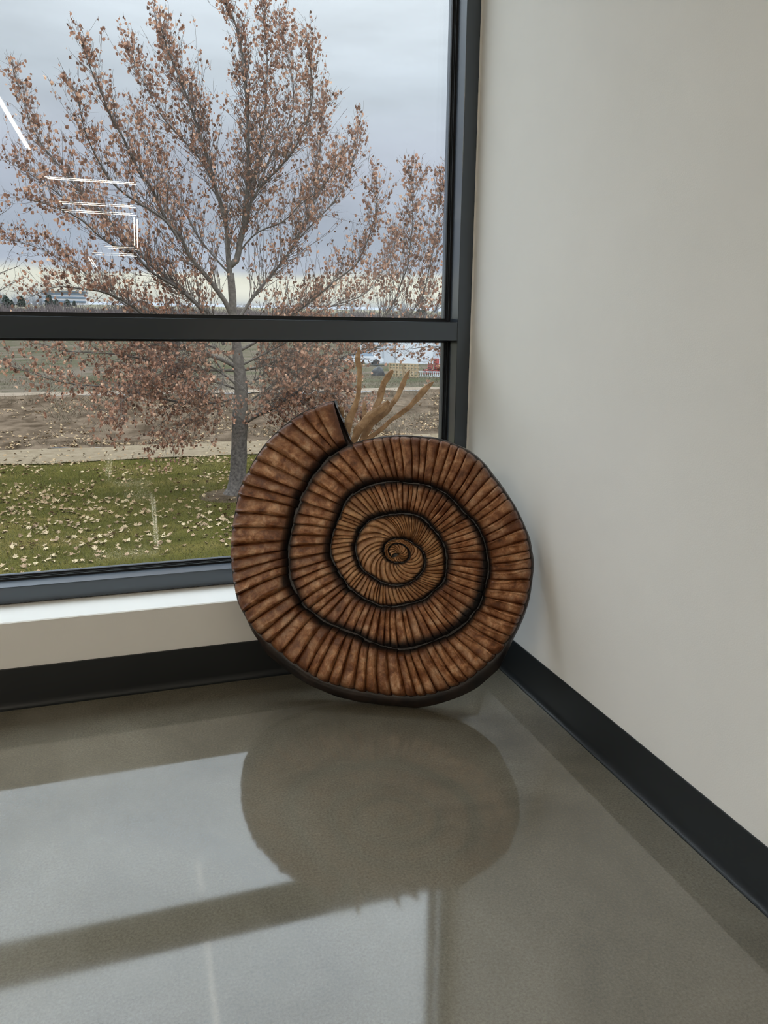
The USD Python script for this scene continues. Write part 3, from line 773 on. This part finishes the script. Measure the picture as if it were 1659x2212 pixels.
def pallet(p, yaw, lab):
    """a wooden pallet on its edge: deck boards upright in front, stringers and lower boards behind"""
    t = thing("wooden_pallet", p, yaw, label=lab, category="pallet", group=None)
    for i in range(5):
        x = i * 0.28
        obj("deck_board", box(x, x + 0.085, 0.0, 0.025, 0.0, 0.48), M_pallet, t)
    for z in (0.0, 0.20, 0.40):
        obj("stringer", box(0, 1.21, 0.0251, 0.115, z, z + 0.08), M_pallet, t)
    for i in range(3):
        obj("back_board", box(i * 0.55, i * 0.55 + 0.11, 0.116, 0.14, 0.0, 0.48), M_pallet, t)
    return t


P0 = yard(840, 55.5)
along = yard(903, 54.2) - P0
yaw = math.degrees(math.atan2(along[1], along[0]))
al = along / np.linalg.norm(along)
for i, (s, z, lab) in enumerate(((0.0, 0.0, "wooden pallet on edge, lower one beside the black tarp heap"), (1.26, 0.0, "wooden pallet on edge, lower one beside the white barrier"),
                                 (-0.03, 0.49, "wooden pallet standing on top, nearer the black tarp heap"), (1.24, 0.49, "wooden pallet standing on top, nearer the white barrier"))):
    pallet(P0 + al * s + np.array([0, 0, z]), yaw, lab)
tp0 = yard(817, 56.5)
hv = trimesh.creation.icosphere(3, 1.0)
hvv = np.array(hv.vertices)
hvv = hvv * np.array([0.62, 0.5, 0.78]) * (0.86 + 0.3 * (meshkit.fbm(hvv * 2.2, 3, 2) - 0.5))[:, None]
hvv[:, 2] = np.maximum(hvv[:, 2], -0.05)
heap = thing("tarp_heap", tp0, label="black tarp heap on the grass beside the pallets", category="tarp")
obj("tarp", (hvv, np.array(hv.faces)), M_tarp, heap, smooth=30)
obj("prop_pole", tube([(-0.8, -0.25, 0.80), (0.5, -0.45, 0.76)], 0.03, 6), M_tarp, heap)
for i, px in enumerate((910, 926, 942)):
    b = yard(px, 55.0)
    t = thing("barrier", b, yaw, label=["white slatted barrier next to the pallets", "white slatted barrier between the two others", "white slatted barrier nearest the window jamb"][i], category="barrier")
    obj("rail", box(-0.28, 0.28, 0, 0.04, 0.34, 0.42), M_whitep, t)
    obj("rail", box(-0.28, 0.28, 0, 0.04, 0.05, 0.10), M_whitep, t)
    for k in range(4):
        obj("slat", box(-0.27 + k * 0.16, -0.22 + k * 0.16, 0.041, 0.06, 0.0, 0.40), M_whitep, t)
for i, (px, zs_) in enumerate(((918, (0.0,)), (929, (0.0, 0.41)), (940, (0.0, 0.41, 0.82)), (951, (0.0, 0.41)))):
    b = yard(px, 59.0)
    t = thing("red_crate_stack", b, yaw + [0, 9, -6, 4][i], label=["single red crate next to the pallets", "low red crate stack behind the white barriers", "tallest red crate stack behind the white barriers", "red crate stack at the window jamb"][i], category="crates")
    for k, z in enumerate(zs_):
        o_ = 0.05 * math.sin(i * 3 + k * 2)
        c_ = obj("crate", box(-0.17 + o_, 0.17 + o_, 0, 0.34, z, z + 0.40, 0.03), M_red, t)
        for s_ in range(3):
            obj("gap", box(-0.12 + o_, 0.12 + o_, -0.012, 0.01, z + 0.10 + s_ * 0.13, z + 0.14 + s_ * 0.13), M_tarp, t)
car = thing("parked_car", yard(783, 74.0), -12, label="small pale car parked at the end of the white building", category="car")
body = trimesh.convex.convex_hull(np.array([(x, y, z) for x, z in ((-1.9, .35), (-1.9, .8), (-1.2, .95), (1.3, .95), (2.0, .75), (2.0, .35)) for y in (-.8, .8)]))
cab = trimesh.convex.convex_hull(np.array([(x, y, z) for x, z, w in ((-1.3, .95, .78), (-.8, 1.45, .62), (.5, 1.45, .62), (1.1, .95, .78)) for y in (-w, w)]))
obj("body", body, M_whitep, car, smooth=20)
obj("cabin", cab, M_officeglass, car, smooth=20)
for x in (-1.25, 1.25):
    for y in (-.8, .8):
        w = trimesh.creation.cylinder(0.33, 0.2, 20); w.apply_transform(trimesh.transformations.rotation_matrix(math.pi / 2, [1, 0, 0])); w.apply_translation([x, y, .33])
        obj("wheel", w, M_tarp, car, smooth=40)

# ------------------------------------------------------------------ far brush, evergreens, bare poplars and the office on the skyline
def bearing(px, dist):
    v = ray(px, 650)
    h = v[:2] / np.linalg.norm(v[:2])
    p = CAM[:2] + h * dist
    return np.array([p[0], p[1], float(ground_z(*p))])


def shrub_mesh(rng, n, w, h, thick):
    v, f, t = [], [], []
    a = rng.uniform(0, TAU_, n)
    r = np.sqrt(rng.uniform(0, 1, n)) * w * 0.45
    b = np.stack([r * np.cos(a), r * np.sin(a) * 0.6, np.zeros(n)], -1)
    hh = h * rng.uniform(0.45, 1.0, n) * (1 - 0.45 * (r / (w * .45)) ** 2)
    tip = b + np.stack([rng.normal(0, 0.25, n) * hh, rng.normal(0, 0.25, n) * hh, hh], -1)
    v = np.stack([b + [thick, 0, -0.3], b - [thick, 0, 0.3], tip - [thick * .35, 0, 0], tip + [thick * .35, 0, 0]], 1).reshape(-1, 3)
    k = np.arange(n) * 4
    f = np.vstack([np.stack([k, k + 1, k + 2], 1), np.stack([k, k + 2, k + 3], 1)])
    return v, f, np.repeat(rng.uniform(0, 1, n), 4)


rng_b = np.random.default_rng(12)
mb_, tn_ = MB(), []
for row, (dist, step, s0, s1) in enumerate(((225.0, 20, 0.85, 1.25), (285.0, 18, 1.0, 1.45))):
    for px in np.arange(-30, 1010, step):
        b = bearing(px + rng_b.uniform(-8, 8), dist + rng_b.uniform(-10, 10))
        v, f, t = shrub_mesh(rng_b, 260, 7.0, 5.0, 0.06)
        mb_.add((v * rng_b.uniform(s0, s1) + b, f)); tn_.append(np.clip(t * 0.6 + rng_b.uniform(0, 0.4), 0, 1))
tag(obj("brush", mb_.mesh(), M_brush, None, tone={"tone": np.concatenate(tn_)}), "mauve-brown belt of leafless brush beyond the field", "brush", None, "stuff")


def conifer(px, dist, h, w, lab):
    b = bearing(px, dist)
    n = 900
    z = rng_b.uniform(0.02, 1, n) ** 0.8
    prof = np.where(z < 0.25, 0.75 + z, np.maximum(1 - z, 0.0) ** 0.75 * 1.25)
    a = rng_b.uniform(0, TAU_, n)
    rr = prof * w / 2 * rng_b.uniform(0.5, 1.05, n)
    c = np.stack([rr * np.cos(a), rr * np.sin(a), z * h], -1)
    d = rng_b.normal(0, 0.12 * w, (n, 3, 3))
    v = (c[:, None] + d).reshape(-1, 3)
    t = thing("evergreen_tree", b, label=lab, category="tree")
    obj("crown", (v, np.arange(3 * n).reshape(-1, 3)), M_ever, t, tone={"tone": np.repeat(rng_b.uniform(0, 1, n), 3)})
    obj("trunk", tube([(0, 0, -0.5), (0, 0, h * 0.6)], [0.25, 0.1], 6), M_bark, t)


for px, h, w, lab in ((13, 4.6, 5.0, "broad dark evergreen at the skyline edge"), (46, 4.4, 4.6, "rounded dark evergreen beside the skyline gap"), (25, 2.6, 2.5, "little dark evergreen between the broad and the rounded one"),
                      (106, 5.2, 5.0, "dark evergreen right before the far office building"), (122, 3.4, 3.2, "smaller evergreen at the office building's front"), (145, 3.0, 4.0, "low evergreen under the office windows"),
                      (160, 2.6, 2.4, "low evergreen past the office windows"), (905, 3.2, 3.6, "dark evergreen on the low hill near the window jamb"), (915, 4.0, 4.2, "taller dark evergreen on the low hill near the window jamb")):
    conifer(px, 395.0 + (px * 37) % 60, h, w * 0.8, lab)
for px, h in ((2, 8), (34, 7), (60, 8), (74, 12), (87, 13), (830, 9), (848, 8), (872, 9), (760, 9), (942, 9)):
    b = bearing(px, 455.0 + (px * 13) % 40)
    t = thing("bare_poplar", b, label="pale leafless tree standing thin on the far skyline", category="tree", group="bare trees on the skyline")
    v, f, tt = shrub_mesh(rng_b, 70, 2.4, h, 0.07)
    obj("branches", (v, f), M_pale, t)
O = bearing(90, 500.0)
office = thing("office_building", O, math.degrees(-0.02), label="low pale far office building with dark window bands", category="building")
obj("wall", box(0, 25, 0, 12, -1, 7.4), M_office, office)
for z in (1.2, 3.5, 5.6):
    obj("window_band", box(0.5, 24.5, -0.15, 0.05, z, z + 1.1), M_officeglass, office)
obj("roof_slab", box(-0.6, 25.6, -0.8, 12.5, 7.4, 7.9), M_officeglass, office)
WV = bearing(50, 180.0)
van = thing("white_van", WV, 5, label="tiny white van parked in front of the brush", category="van")
obj("body", box(-1.5, 1.2, -0.8, 0.8, 0.5, 2.1, 0.15), M_whitep, van)
obj("hood", box(1.2, 2.0, -0.75, 0.75, 0.5, 1.25, 0.12), M_whitep, van)
for x in (-1.0, 1.3):
    w = trimesh.creation.cylinder(0.35, 1.7, 16); w.apply_transform(trimesh.transformations.rotation_matrix(math.pi / 2, [1, 0, 0])); w.apply_translation([x, 0, .35])
    obj("wheel", w, M_tarp, van, smooth=40)
# ------------------------------------------------------------------ the ammonite sculpture
TILT, TURN, THICK = math.radians(17.0), math.radians(26.5), 0.066
S_N = np.array([-math.sin(TURN) * math.cos(TILT), -math.cos(TURN) * math.cos(TILT), math.sin(TILT)])
S_E1 = np.array([math.cos(TURN), -math.sin(TURN), 0.0])
S_E2 = np.cross(S_N, S_E1)
CONTACT = at_z(860, 1517, 0.0)
S_O = CONTACT + S_N * THICK + S_E2 * 0.0          # a point of the front plane


def to2d(px, py, depth=0.0):
    q = on_plane(px, py, S_O - S_N * depth, S_N) - S_O
    return np.array([q @ S_E1, q @ S_E2])


def to3d(xy, h):
    xy = np.asarray(xy)
    return S_O + xy[..., :1] * S_E1 + xy[..., 1:2] * S_E2 + np.asarray(h)[..., None] * S_N


# the spiral seam, from the bud in the middle outwards to the mouth (shape read off the object, laid on its own plane)
SEAM = [(848, 1204), (841, 1196), (840, 1184), (848, 1176), (861, 1174), (875, 1179), (884, 1190), (884, 1203), (874, 1213), (860, 1215), (841, 1210), (830, 1191), (834.5, 1174), (860.6, 1164), (891, 1174), (913, 1193), (917, 1219),
        (908, 1239), (884, 1258), (856, 1265), (830, 1260), (800, 1243), (782, 1230), (771.6, 1208), (767, 1180), (776, 1150), (795.5, 1126), (814.5, 1117),
        (848, 1111), (882, 1110), (906, 1116), (930, 1138), (949.5, 1160), (961.5, 1189), (964, 1221), (957, 1256), (935, 1278), (916, 1293), (882, 1304), (848, 1310),
        (822, 1308), (802, 1300), (771, 1284), (756.6, 1272), (737, 1244), (722, 1218), (714, 1196), (714, 1172), (720, 1148), (731, 1120), (745, 1087), (762, 1067), (793, 1051),
        (822, 1043), (855, 1040), (880, 1042), (904, 1044), (935, 1052), (964, 1067), (983, 1086), (1002, 1106), (1024, 1129), (1038.7, 1151), (1048, 1177), (1055, 1214),
        (1053, 1245), (1044, 1282), (1031, 1313), (1010, 1340), (974, 1368), (935, 1385), (901, 1397), (863, 1402), (831, 1398), (802, 1388), (773, 1373), (732, 1357), (701, 1343),
        (684, 1330), (653, 1305), (638, 1278), (629, 1259), (624, 1235), (622, 1204), (626, 1167), (632, 1138), (641, 1100), (654, 1068), (672, 1036), (692, 1010), (718, 982), (748, 964),
        (770, 956), (800, 949), (840, 944), (870, 942), (905, 944), (945, 948), (985, 962), (1010, 974), (1040, 998), (1068, 1034), (1090, 1064), (1108, 1090), (1124, 1120),
        (1138, 1155), (1146, 1190), (1149, 1230), (1145, 1268), (1135, 1310), (1122, 1342), (1102, 1378), (1078, 1412), (1040, 1446), (1003, 1474), (965, 1490), (925, 1502), (880, 1505), (840, 1502),
        (800, 1497), (760, 1490), (722, 1480), (680, 1463), (645, 1441), (610, 1415), (575, 1385), (548, 1358), (528, 1325), (512, 1290), (503, 1250), (499, 1205), (501, 1150),
        (508, 1100), (518, 1052), (535, 1018), (560, 976), (590, 940), (620, 913), (650, 893), (688, 876), (721, 866)]
C2 = to2d(861, 1197)
_q = np.array([to2d(*p) for p in SEAM]) - C2
_psi = -np.unwrap(np.arctan2(_q[:, 1], _q[:, 0]))
_rad = np.hypot(_q[:, 0], _q[:, 1])
keep = [0]
for i in range(1, len(_psi)):
    if _psi[i] > _psi[keep[-1]] + 0.01:
        keep.append(i)
_psi, _rad = _psi[keep], _rad[keep]
SEAM_R = PchipInterpolator(_psi, _rad)
PSI0, PSI1 = _psi[0], _psi[-1]
TAU = 2 * math.pi


def seam(psi):
    psi = np.asarray(psi, float)
    return np.where(psi < PSI0, _rad[0] * np.clip(1 - (PSI0 - psi) / TAU, 0.02, 1), SEAM_R(np.clip(psi, PSI0, PSI1)))


def rib_edges(start, stop, step0, step1, jit, rng):
    e, a = [start], start
    while True:
        k = (a - start) / (stop - start)
        a = a + (step0 + (step1 - step0) * k) * (1 + jit * rng.uniform(-1, 1))
        if a > stop - 0.6 * step1:
            break
        e.append(a)
    return e + [stop]


ammonite = thing("ammonite_sculpture", CONTACT, label="large brown ribbed ammonite sculpture with paper tentacles leaning in the window corner", category="sculpture")
rng_s = np.random.default_rng(21)


def skew_at(psi):
    """how far the inner end of a rib runs ahead of its outer end"""
    x = (PSI1 - psi)
    return np.interp(x, [0, 0.10, 0.25, TAU - 0.3, TAU + 0.4, 1.7 * TAU, 2.0 * TAU, 2.35 * TAU, 2.85 * TAU, 3.15 * TAU, 4 * TAU], [-0.04, 0.0, 0.075, 0.085, 0.10, 0.03, 0.08, 0.17, 0.32, 0.85, 1.1])


def inner_seam(psi):
    return np.where(psi - TAU < PSI0, np.interp(psi, [PSI0 + TAU - 0.5, PSI0 + TAU], [0.0, _rad[0]]), seam(psi - TAU))


def whorl_piece(edge_a, edge_b, nu, nt, amp, dome, side, fine, seed):
    """one rib: its surface between two rib lines, sunk into the seams at both ends"""
    u = np.linspace(0, 1, nu)
    rr_ = np.random.default_rng(1000 + seed)
    e0, e1 = rr_.uniform(0.0, 0.03), rr_.uniform(0.0, 0.03) if side > 1 else rr_.uniform(-0.006, 0.012)
    t = np.linspace(0, 1, nt)
    U, L = np.meshgrid(u, t, indexing="ij")
    T = e0 + (1 - e0 - e1) * L
    s = edge_a + (edge_b - edge_a) * U
    wob = 0.018 * np.sin(T * 5 + seed) * (edge_b - edge_a) / 0.09
    psi = s + skew_at(s) * np.clip(1 - T, 0, 1) ** 1.1
    psi = np.minimum(psi + wob * np.sin(np.pi * U), 1e9)
    ri, ro = inner_seam(np.minimum(psi, PSI1 + 0.3)), seam(np.minimum(psi, PSI1))
    r = ri + (ro - ri) * T
    if side < 2:
        r = r + 0.0045 * (np.clip(np.sin(np.pi * U), 0, 1) ** 0.7 - 0.6) * T ** 8
    width = (ro - ri)
    xy = C2 + np.stack([r * np.cos(-psi), r * np.sin(-psi)], -1)
    # cross-section over the whorl: full in the middle, falling into the seams; along it: ribs like overlapping shingles
    ends = 1 - np.abs(2 * L - 1) ** 6
    d = dome * np.maximum(np.clip(ends, 0, 1) ** 0.55, np.where(L < 0.5, 1 - np.clip(ri / 0.03, 0, 1), 0)) * np.clip(width / 0.12, 0.35, 1.2)
    prof = np.clip(1 - np.abs(2 * U - 1) ** 5.0, 0, 1) ** 0.6 * (0.40 + 0.42 * (1 - U) + 0.30 * np.exp(-((U - 0.16) / 0.09) ** 2))
    a = amp * np.interp(L, [0, .10, .5, .92, 1.0], [0.35, 0.9, 0.85, 1.2, 0.7])
    P = np.stack([xy[..., 0] * 38, xy[..., 1] * 38, np.full_like(r, seed * 0.37)], -1)
    crumple = (meshkit.fbm(P, 3, 5) - 0.5) * fine
    h = d + a * prof + crumple - 0.012 * (1 - np.clip(ends * 3, 0, 1)) * np.where(L < 0.5, np.clip(ri / 0.03, 0, 1), 1.0) - 0.004
    V = to3d(xy, h).reshape(-1, 3)
    i, j = np.meshgrid(np.arange(nu - 1), np.arange(nt - 1), indexing="ij")
    q = np.stack([i * nt + j, i * nt + j + 1, (i + 1) * nt + j + 1, (i + 1) * nt + j], -1).reshape(-1, 4)
    f = np.vstack([q[:, [0, 1, 2]], q[:, [0, 2, 3]]])
    return V, f, U.ravel(), L.ravel(), h.ravel()


def oriented(V, f):
    n = np.cross(V[f[:, 1]] - V[f[:, 0]], V[f[:, 2]] - V[f[:, 0]]).sum(0)
    return f if n @ S_N > 0 else f[:, ::-1]


def normals_of(V, f):
    n = np.zeros_like(V)
    fn = np.cross(V[f[:, 1]] - V[f[:, 0]], V[f[:, 2]] - V[f[:, 0]])
    for k in range(3):
        np.add.at(n, f[:, k], fn)
    return n / (np.linalg.norm(n, axis=1, keepdims=True) + 1e-12)


def stain_of(U, T, w_in, w_out, groove):
    e = np.maximum(np.clip(1.15 - T / w_in, 0, 1), np.clip(1.15 - (1 - T) / w_out, 0, 1))
    g = np.clip(1 - np.minimum(U, 1 - U) / 0.10, 0, 1) * groove
    return np.maximum(e ** 0.8, g)


# outer whorl, second whorl and third whorl: every rib a part
WHORLS = [(PSI1 - TAU, PSI1, 0.080, 0.094, 0.26, 0.0205, 0.024, 0.0065, 14, 18, 0.10, 0.045),
          (PSI1 - 2 * TAU, PSI1 - TAU, 0.078, 0.108, 0.28, 0.0185, 0.024, 0.0055, 12, 15, 0.15, 0.21),
          (PSI1 - 3 * TAU, PSI1 - 2 * TAU, 0.078, 0.092, 0.38, 0.0125, 0.020, 0.0035, 10, 13, 0.18, 0.17)]
n_rib = 0
for wi, (a0, a1, st0, st1, jit, amp, dome, fine, nu, nt, wi_in, wi_out) in enumerate(WHORLS):
    edges = rib_edges(a0, a1, st0, st1, jit, rng_s)
    for k in range(len(edges) - 1):
        am = amp * rng_s.uniform(0.7, 1.25)
        mid = (edges[k] + edges[k + 1]) / 2
        V, f, U, T, h = whorl_piece(edges[k], edges[k + 1], nu, nt, am, dome, 1 if wi == 0 else 2, fine, n_rib)
        f = oriented(V, f)
        st = stain_of(U, T, wi_in * rng_s.uniform(.8, 1.3), wi_out * rng_s.uniform(.7, 1.4), 0.36 if wi < 2 else 0.36)
        # the right and lower part of the second whorl is painted much darker along its outer seam
        if wi == 1:
            x = a1 - mid
            st = np.maximum(st, np.clip((T - (1 - 0.34 * np.interp(x, [1.2, 2.0, 4.2, 4.9], [0, 1, 1, 0]))) * 4, 0, 1))
        edge = np.maximum(np.clip(1 - np.minimum(T / 0.30, (1 - T) / 0.28), 0, 1) * 0.85, np.clip((U - 0.40) / 0.6, 0, 1) ** 1.3 * 0.80) + 0.34 * rng_s.uniform(0, 1) ** 2 - 0.05  # rib ends stained; the ramp across each rib paints in its relief shade
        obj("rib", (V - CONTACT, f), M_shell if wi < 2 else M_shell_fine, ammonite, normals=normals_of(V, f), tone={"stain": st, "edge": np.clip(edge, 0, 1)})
        n_rib += 1
# innermost coil and bud: ribs too fine to pick apart
mb_v, mb_f, mb_s, mb_e, base = [], [], [], [], 0
edges = rib_edges(PSI0 + 0.05, PSI1 - 3 * TAU, 0.42, 0.21, 0.30, rng_s)
for k in range(len(edges) - 1):
    V, f, U, T, h = whorl_piece(edges[k], edges[k + 1], 9, 13, 0.0105, 0.019, 2, 0.0025, 400 + k)
    mb_v.append(V); mb_f.append(oriented(V, f) + base); mb_s.append(stain_of(U, T, 0.16, 0.18, 0.40)); mb_e.append(np.clip((U - 0.45) / 0.55, 0, 1) * 0.7)  # shade on one side of the fine ribs is painted into edge too
    base += len(V)
V, f = np.vstack(mb_v), np.vstack(mb_f)
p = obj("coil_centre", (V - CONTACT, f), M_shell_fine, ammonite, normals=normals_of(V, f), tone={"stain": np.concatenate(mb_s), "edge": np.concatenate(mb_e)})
tag(p, "finely ribbed innermost coil", kind="stuff")

# body behind the ribs: rim, back and the mouth
ang = np.linspace(PSI1 - TAU, PSI1, 260)
cont = C2 + np.stack([seam(ang) * np.cos(-ang), seam(ang) * np.sin(-ang)], -1)
mouth_in, mouth_out = cont[0], cont[-1]
steps = np.linspace(0, 1, 14)[1:-1, None]
cont = np.vstack([cont, mouth_out + (mouth_in - mouth_out) * steps])
tang = np.roll(cont, -1, 0) - np.roll(cont, 1, 0)
out2 = np.stack([tang[:, 1], -tang[:, 0]], -1)
out2 /= np.linalg.norm(out2, axis=1, keepdims=True) + 1e-12
if ((cont - C2) * out2).sum(1).mean() < 0:
    out2 = -out2
low = np.clip(-(cont[:, 1] - C2[1]) / 0.33, 0, 1) ** 2
bul = 0.007 + 0.006 * low + 0.013 * low ** 3 + 0.0125 * low ** 6
isr = np.ones(len(cont)); isr[260:] = 0.0
bul = bul * isr
rings, hs = [], [(-0.45, -0.012), (0.10, -0.006), (0.45, -0.010), (1.0, -0.024), (1.0, -0.044), (0.15, -0.064), (-1.2, -0.072), (-3.2, -0.080)]
for kf, hh in hs:
    off = np.where(kf >= 0, kf * bul, kf * 0.02)
    jitter = (meshkit.fbm(np.stack([cont[:, 0] * 16, cont[:, 1] * 16, np.full(len(cont), hh * 40)], -1), 2, 9) - 0.5) * 0.006 * (isr if kf > -1 else 0)
    rings.append(to3d(cont + out2 * (off + jitter)[:, None], np.full(len(cont), hh)))
back_c = to3d(C2[None], np.array([-0.100]))
front_c = to3d(C2[None], np.array([-0.012]))
n = len(cont)
V = np.vstack(rings + [back_c, front_c])
f = []
for r_ in range(len(hs) - 1):
    i = np.arange(n); j = (i + 1) % n
    f += [np.stack([r_ * n + i, r_ * n + j, (r_ + 1) * n + j], 1), np.stack([r_ * n + i, (r_ + 1) * n + j, (r_ + 1) * n + i], 1)]
i = np.arange(n); j = (i + 1) % n
f += [np.stack([(len(hs) - 1) * n + i, (len(hs) - 1) * n + j, np.full(n, len(V) - 2)], 1), np.stack([j, i, np.full(n, len(V) - 1)], 1)]
m = trimesh.Trimesh(V, np.vstack(f), process=False)
m.fix_normals()
body = obj("shell_body", (np.array(m.vertices) - CONTACT, np.array(m.faces)), M_shellside, ammonite, smooth=42)
tag(body, "black painted rim and back of the shell")

# ------------------------------------------------------------------ tentacles of crumpled brown paper, coming out of the mouth
TENT = [
    ([(741, 975), (748, 946), (754, 910), (766, 880), (775, 845), (777, 805), (773, 775), (775, 751)], [17, 18, 19, 15, 11.5, 12.5, 15, 4], 0.035, 0.00),
    ([(736, 962), (734, 930), (735, 905), (737, 879)], [15, 16, 17, 13], 0.055, 0.01),
    ([(786, 930), (786, 905), (787, 885), (786, 864)], [8, 11, 11, 2], 0.075, 0.02),
    ([(752, 985), (763, 955), (778, 924), (803, 897), (824, 882), (840, 867)], [15, 18, 20, 20, 17, 9], 0.020, -0.01),
    ([(770, 970), (786, 945), (800, 918), (828, 894), (850, 869), (865, 842), (874, 820), (885, 799)], [14, 16, 17, 16, 13, 12, 12, 1.5], 0.040, 0.01),
    ([(796, 930), (809, 888), (820, 861), (829, 829), (841, 810), (848, 800)], [14, 14, 16, 15.5, 15, 7], 0.065, 0.03),
    ([(776, 972), (793, 950), (818, 932), (846, 907), (881, 882), (903, 857), (921, 838), (937, 825)], [12, 12, 12, 11, 12, 15, 14, 2], 0.045, 0.02),
]
rng_t = np.random.default_rng(5)
for ti, (pts, wid, dep, lean) in enumerate(TENT):
    n = 30
    pw = smoothline(np.column_stack([pts, wid]), n)
    k = np.linspace(0, 1, n)
    P = np.array([on_plane(x, y, S_O - S_N * (dep + lean * kk), S_N) for (x, y), kk in zip(pw[:, :2], k)])
    half = 0.98 * pw[:, 2] / FPX * ((P - CAM) @ FWD) / 2
    t_, a_, b_ = frames(P)
    view = P - CAM
    view /= np.linalg.norm(view, axis=1, keepdims=True)
    side = np.cross(t_, view); side /= np.linalg.norm(side, axis=1, keepdims=True)
    dpt = np.cross(side, t_)
    sides = 9
    ph = np.arange(sides) / sides * TAU
    tw = 0.35 * np.sin(k * 7 + ti) 
    cs, sn = np.cos(ph[None] + 0 * k[:, None]), np.sin(ph[None] + 0 * k[:, None])
    sgn = lambda x, e: np.sign(x) * np.abs(x) ** e
    X, Y = sgn(cs, 0.8) * half[:, None], sgn(sn, 0.9) * (0.30 * half[:, None] + 0.0012)
    X2, Y2 = X * np.cos(tw)[:, None] - Y * np.sin(tw)[:, None], X * np.sin(tw)[:, None] + Y * np.cos(tw)[:, None]
    V = P[:, None] + X2[..., None] * side[:, None] + Y2[..., None] * dpt[:, None]
    cr = meshkit.fbm(V * 42 + ti * 9.1, 3, 3 + ti) - 0.5
    fold = np.abs(meshkit.noise(V * 75 + ti, 11) - 0.5) - 0.25
    V = V + (cr * 0.65 + fold * 0.35)[..., None] * (1.15 * X2[..., None] * side[:, None] + 3.0 * Y2[..., None] * dpt[:, None]) * 1.05
    V = V.reshape(-1, 3)
    i, j = np.meshgrid(np.arange(n - 1), np.arange(sides), indexing="ij")
    q = np.stack([i * sides + j, i * sides + (j + 1) % sides, (i + 1) * sides + (j + 1) % sides, (i + 1) * sides + j], -1).reshape(-1, 4)
    f = np.vstack([q[:, [0, 1, 2]], q[:, [0, 2, 3]]])
    c0, c1 = V[:sides].mean(0), V[-sides:].mean(0)
    m0 = len(V)
    V = np.vstack([V, c0, c1])
    kk = np.arange(sides)
    f = np.vstack([f, np.stack([np.full(sides, m0), (kk + 1) % sides, kk], 1), np.stack([np.full(sides, m0 + 1), (n - 1) * sides + kk, (n - 1) * sides + (kk + 1) % sides], 1)])
    m = trimesh.Trimesh(V, f, process=False)
    m.fix_normals()
    obj("tentacle", (np.array(m.vertices) - CONTACT, np.array(m.faces)), M_tent, ammonite)
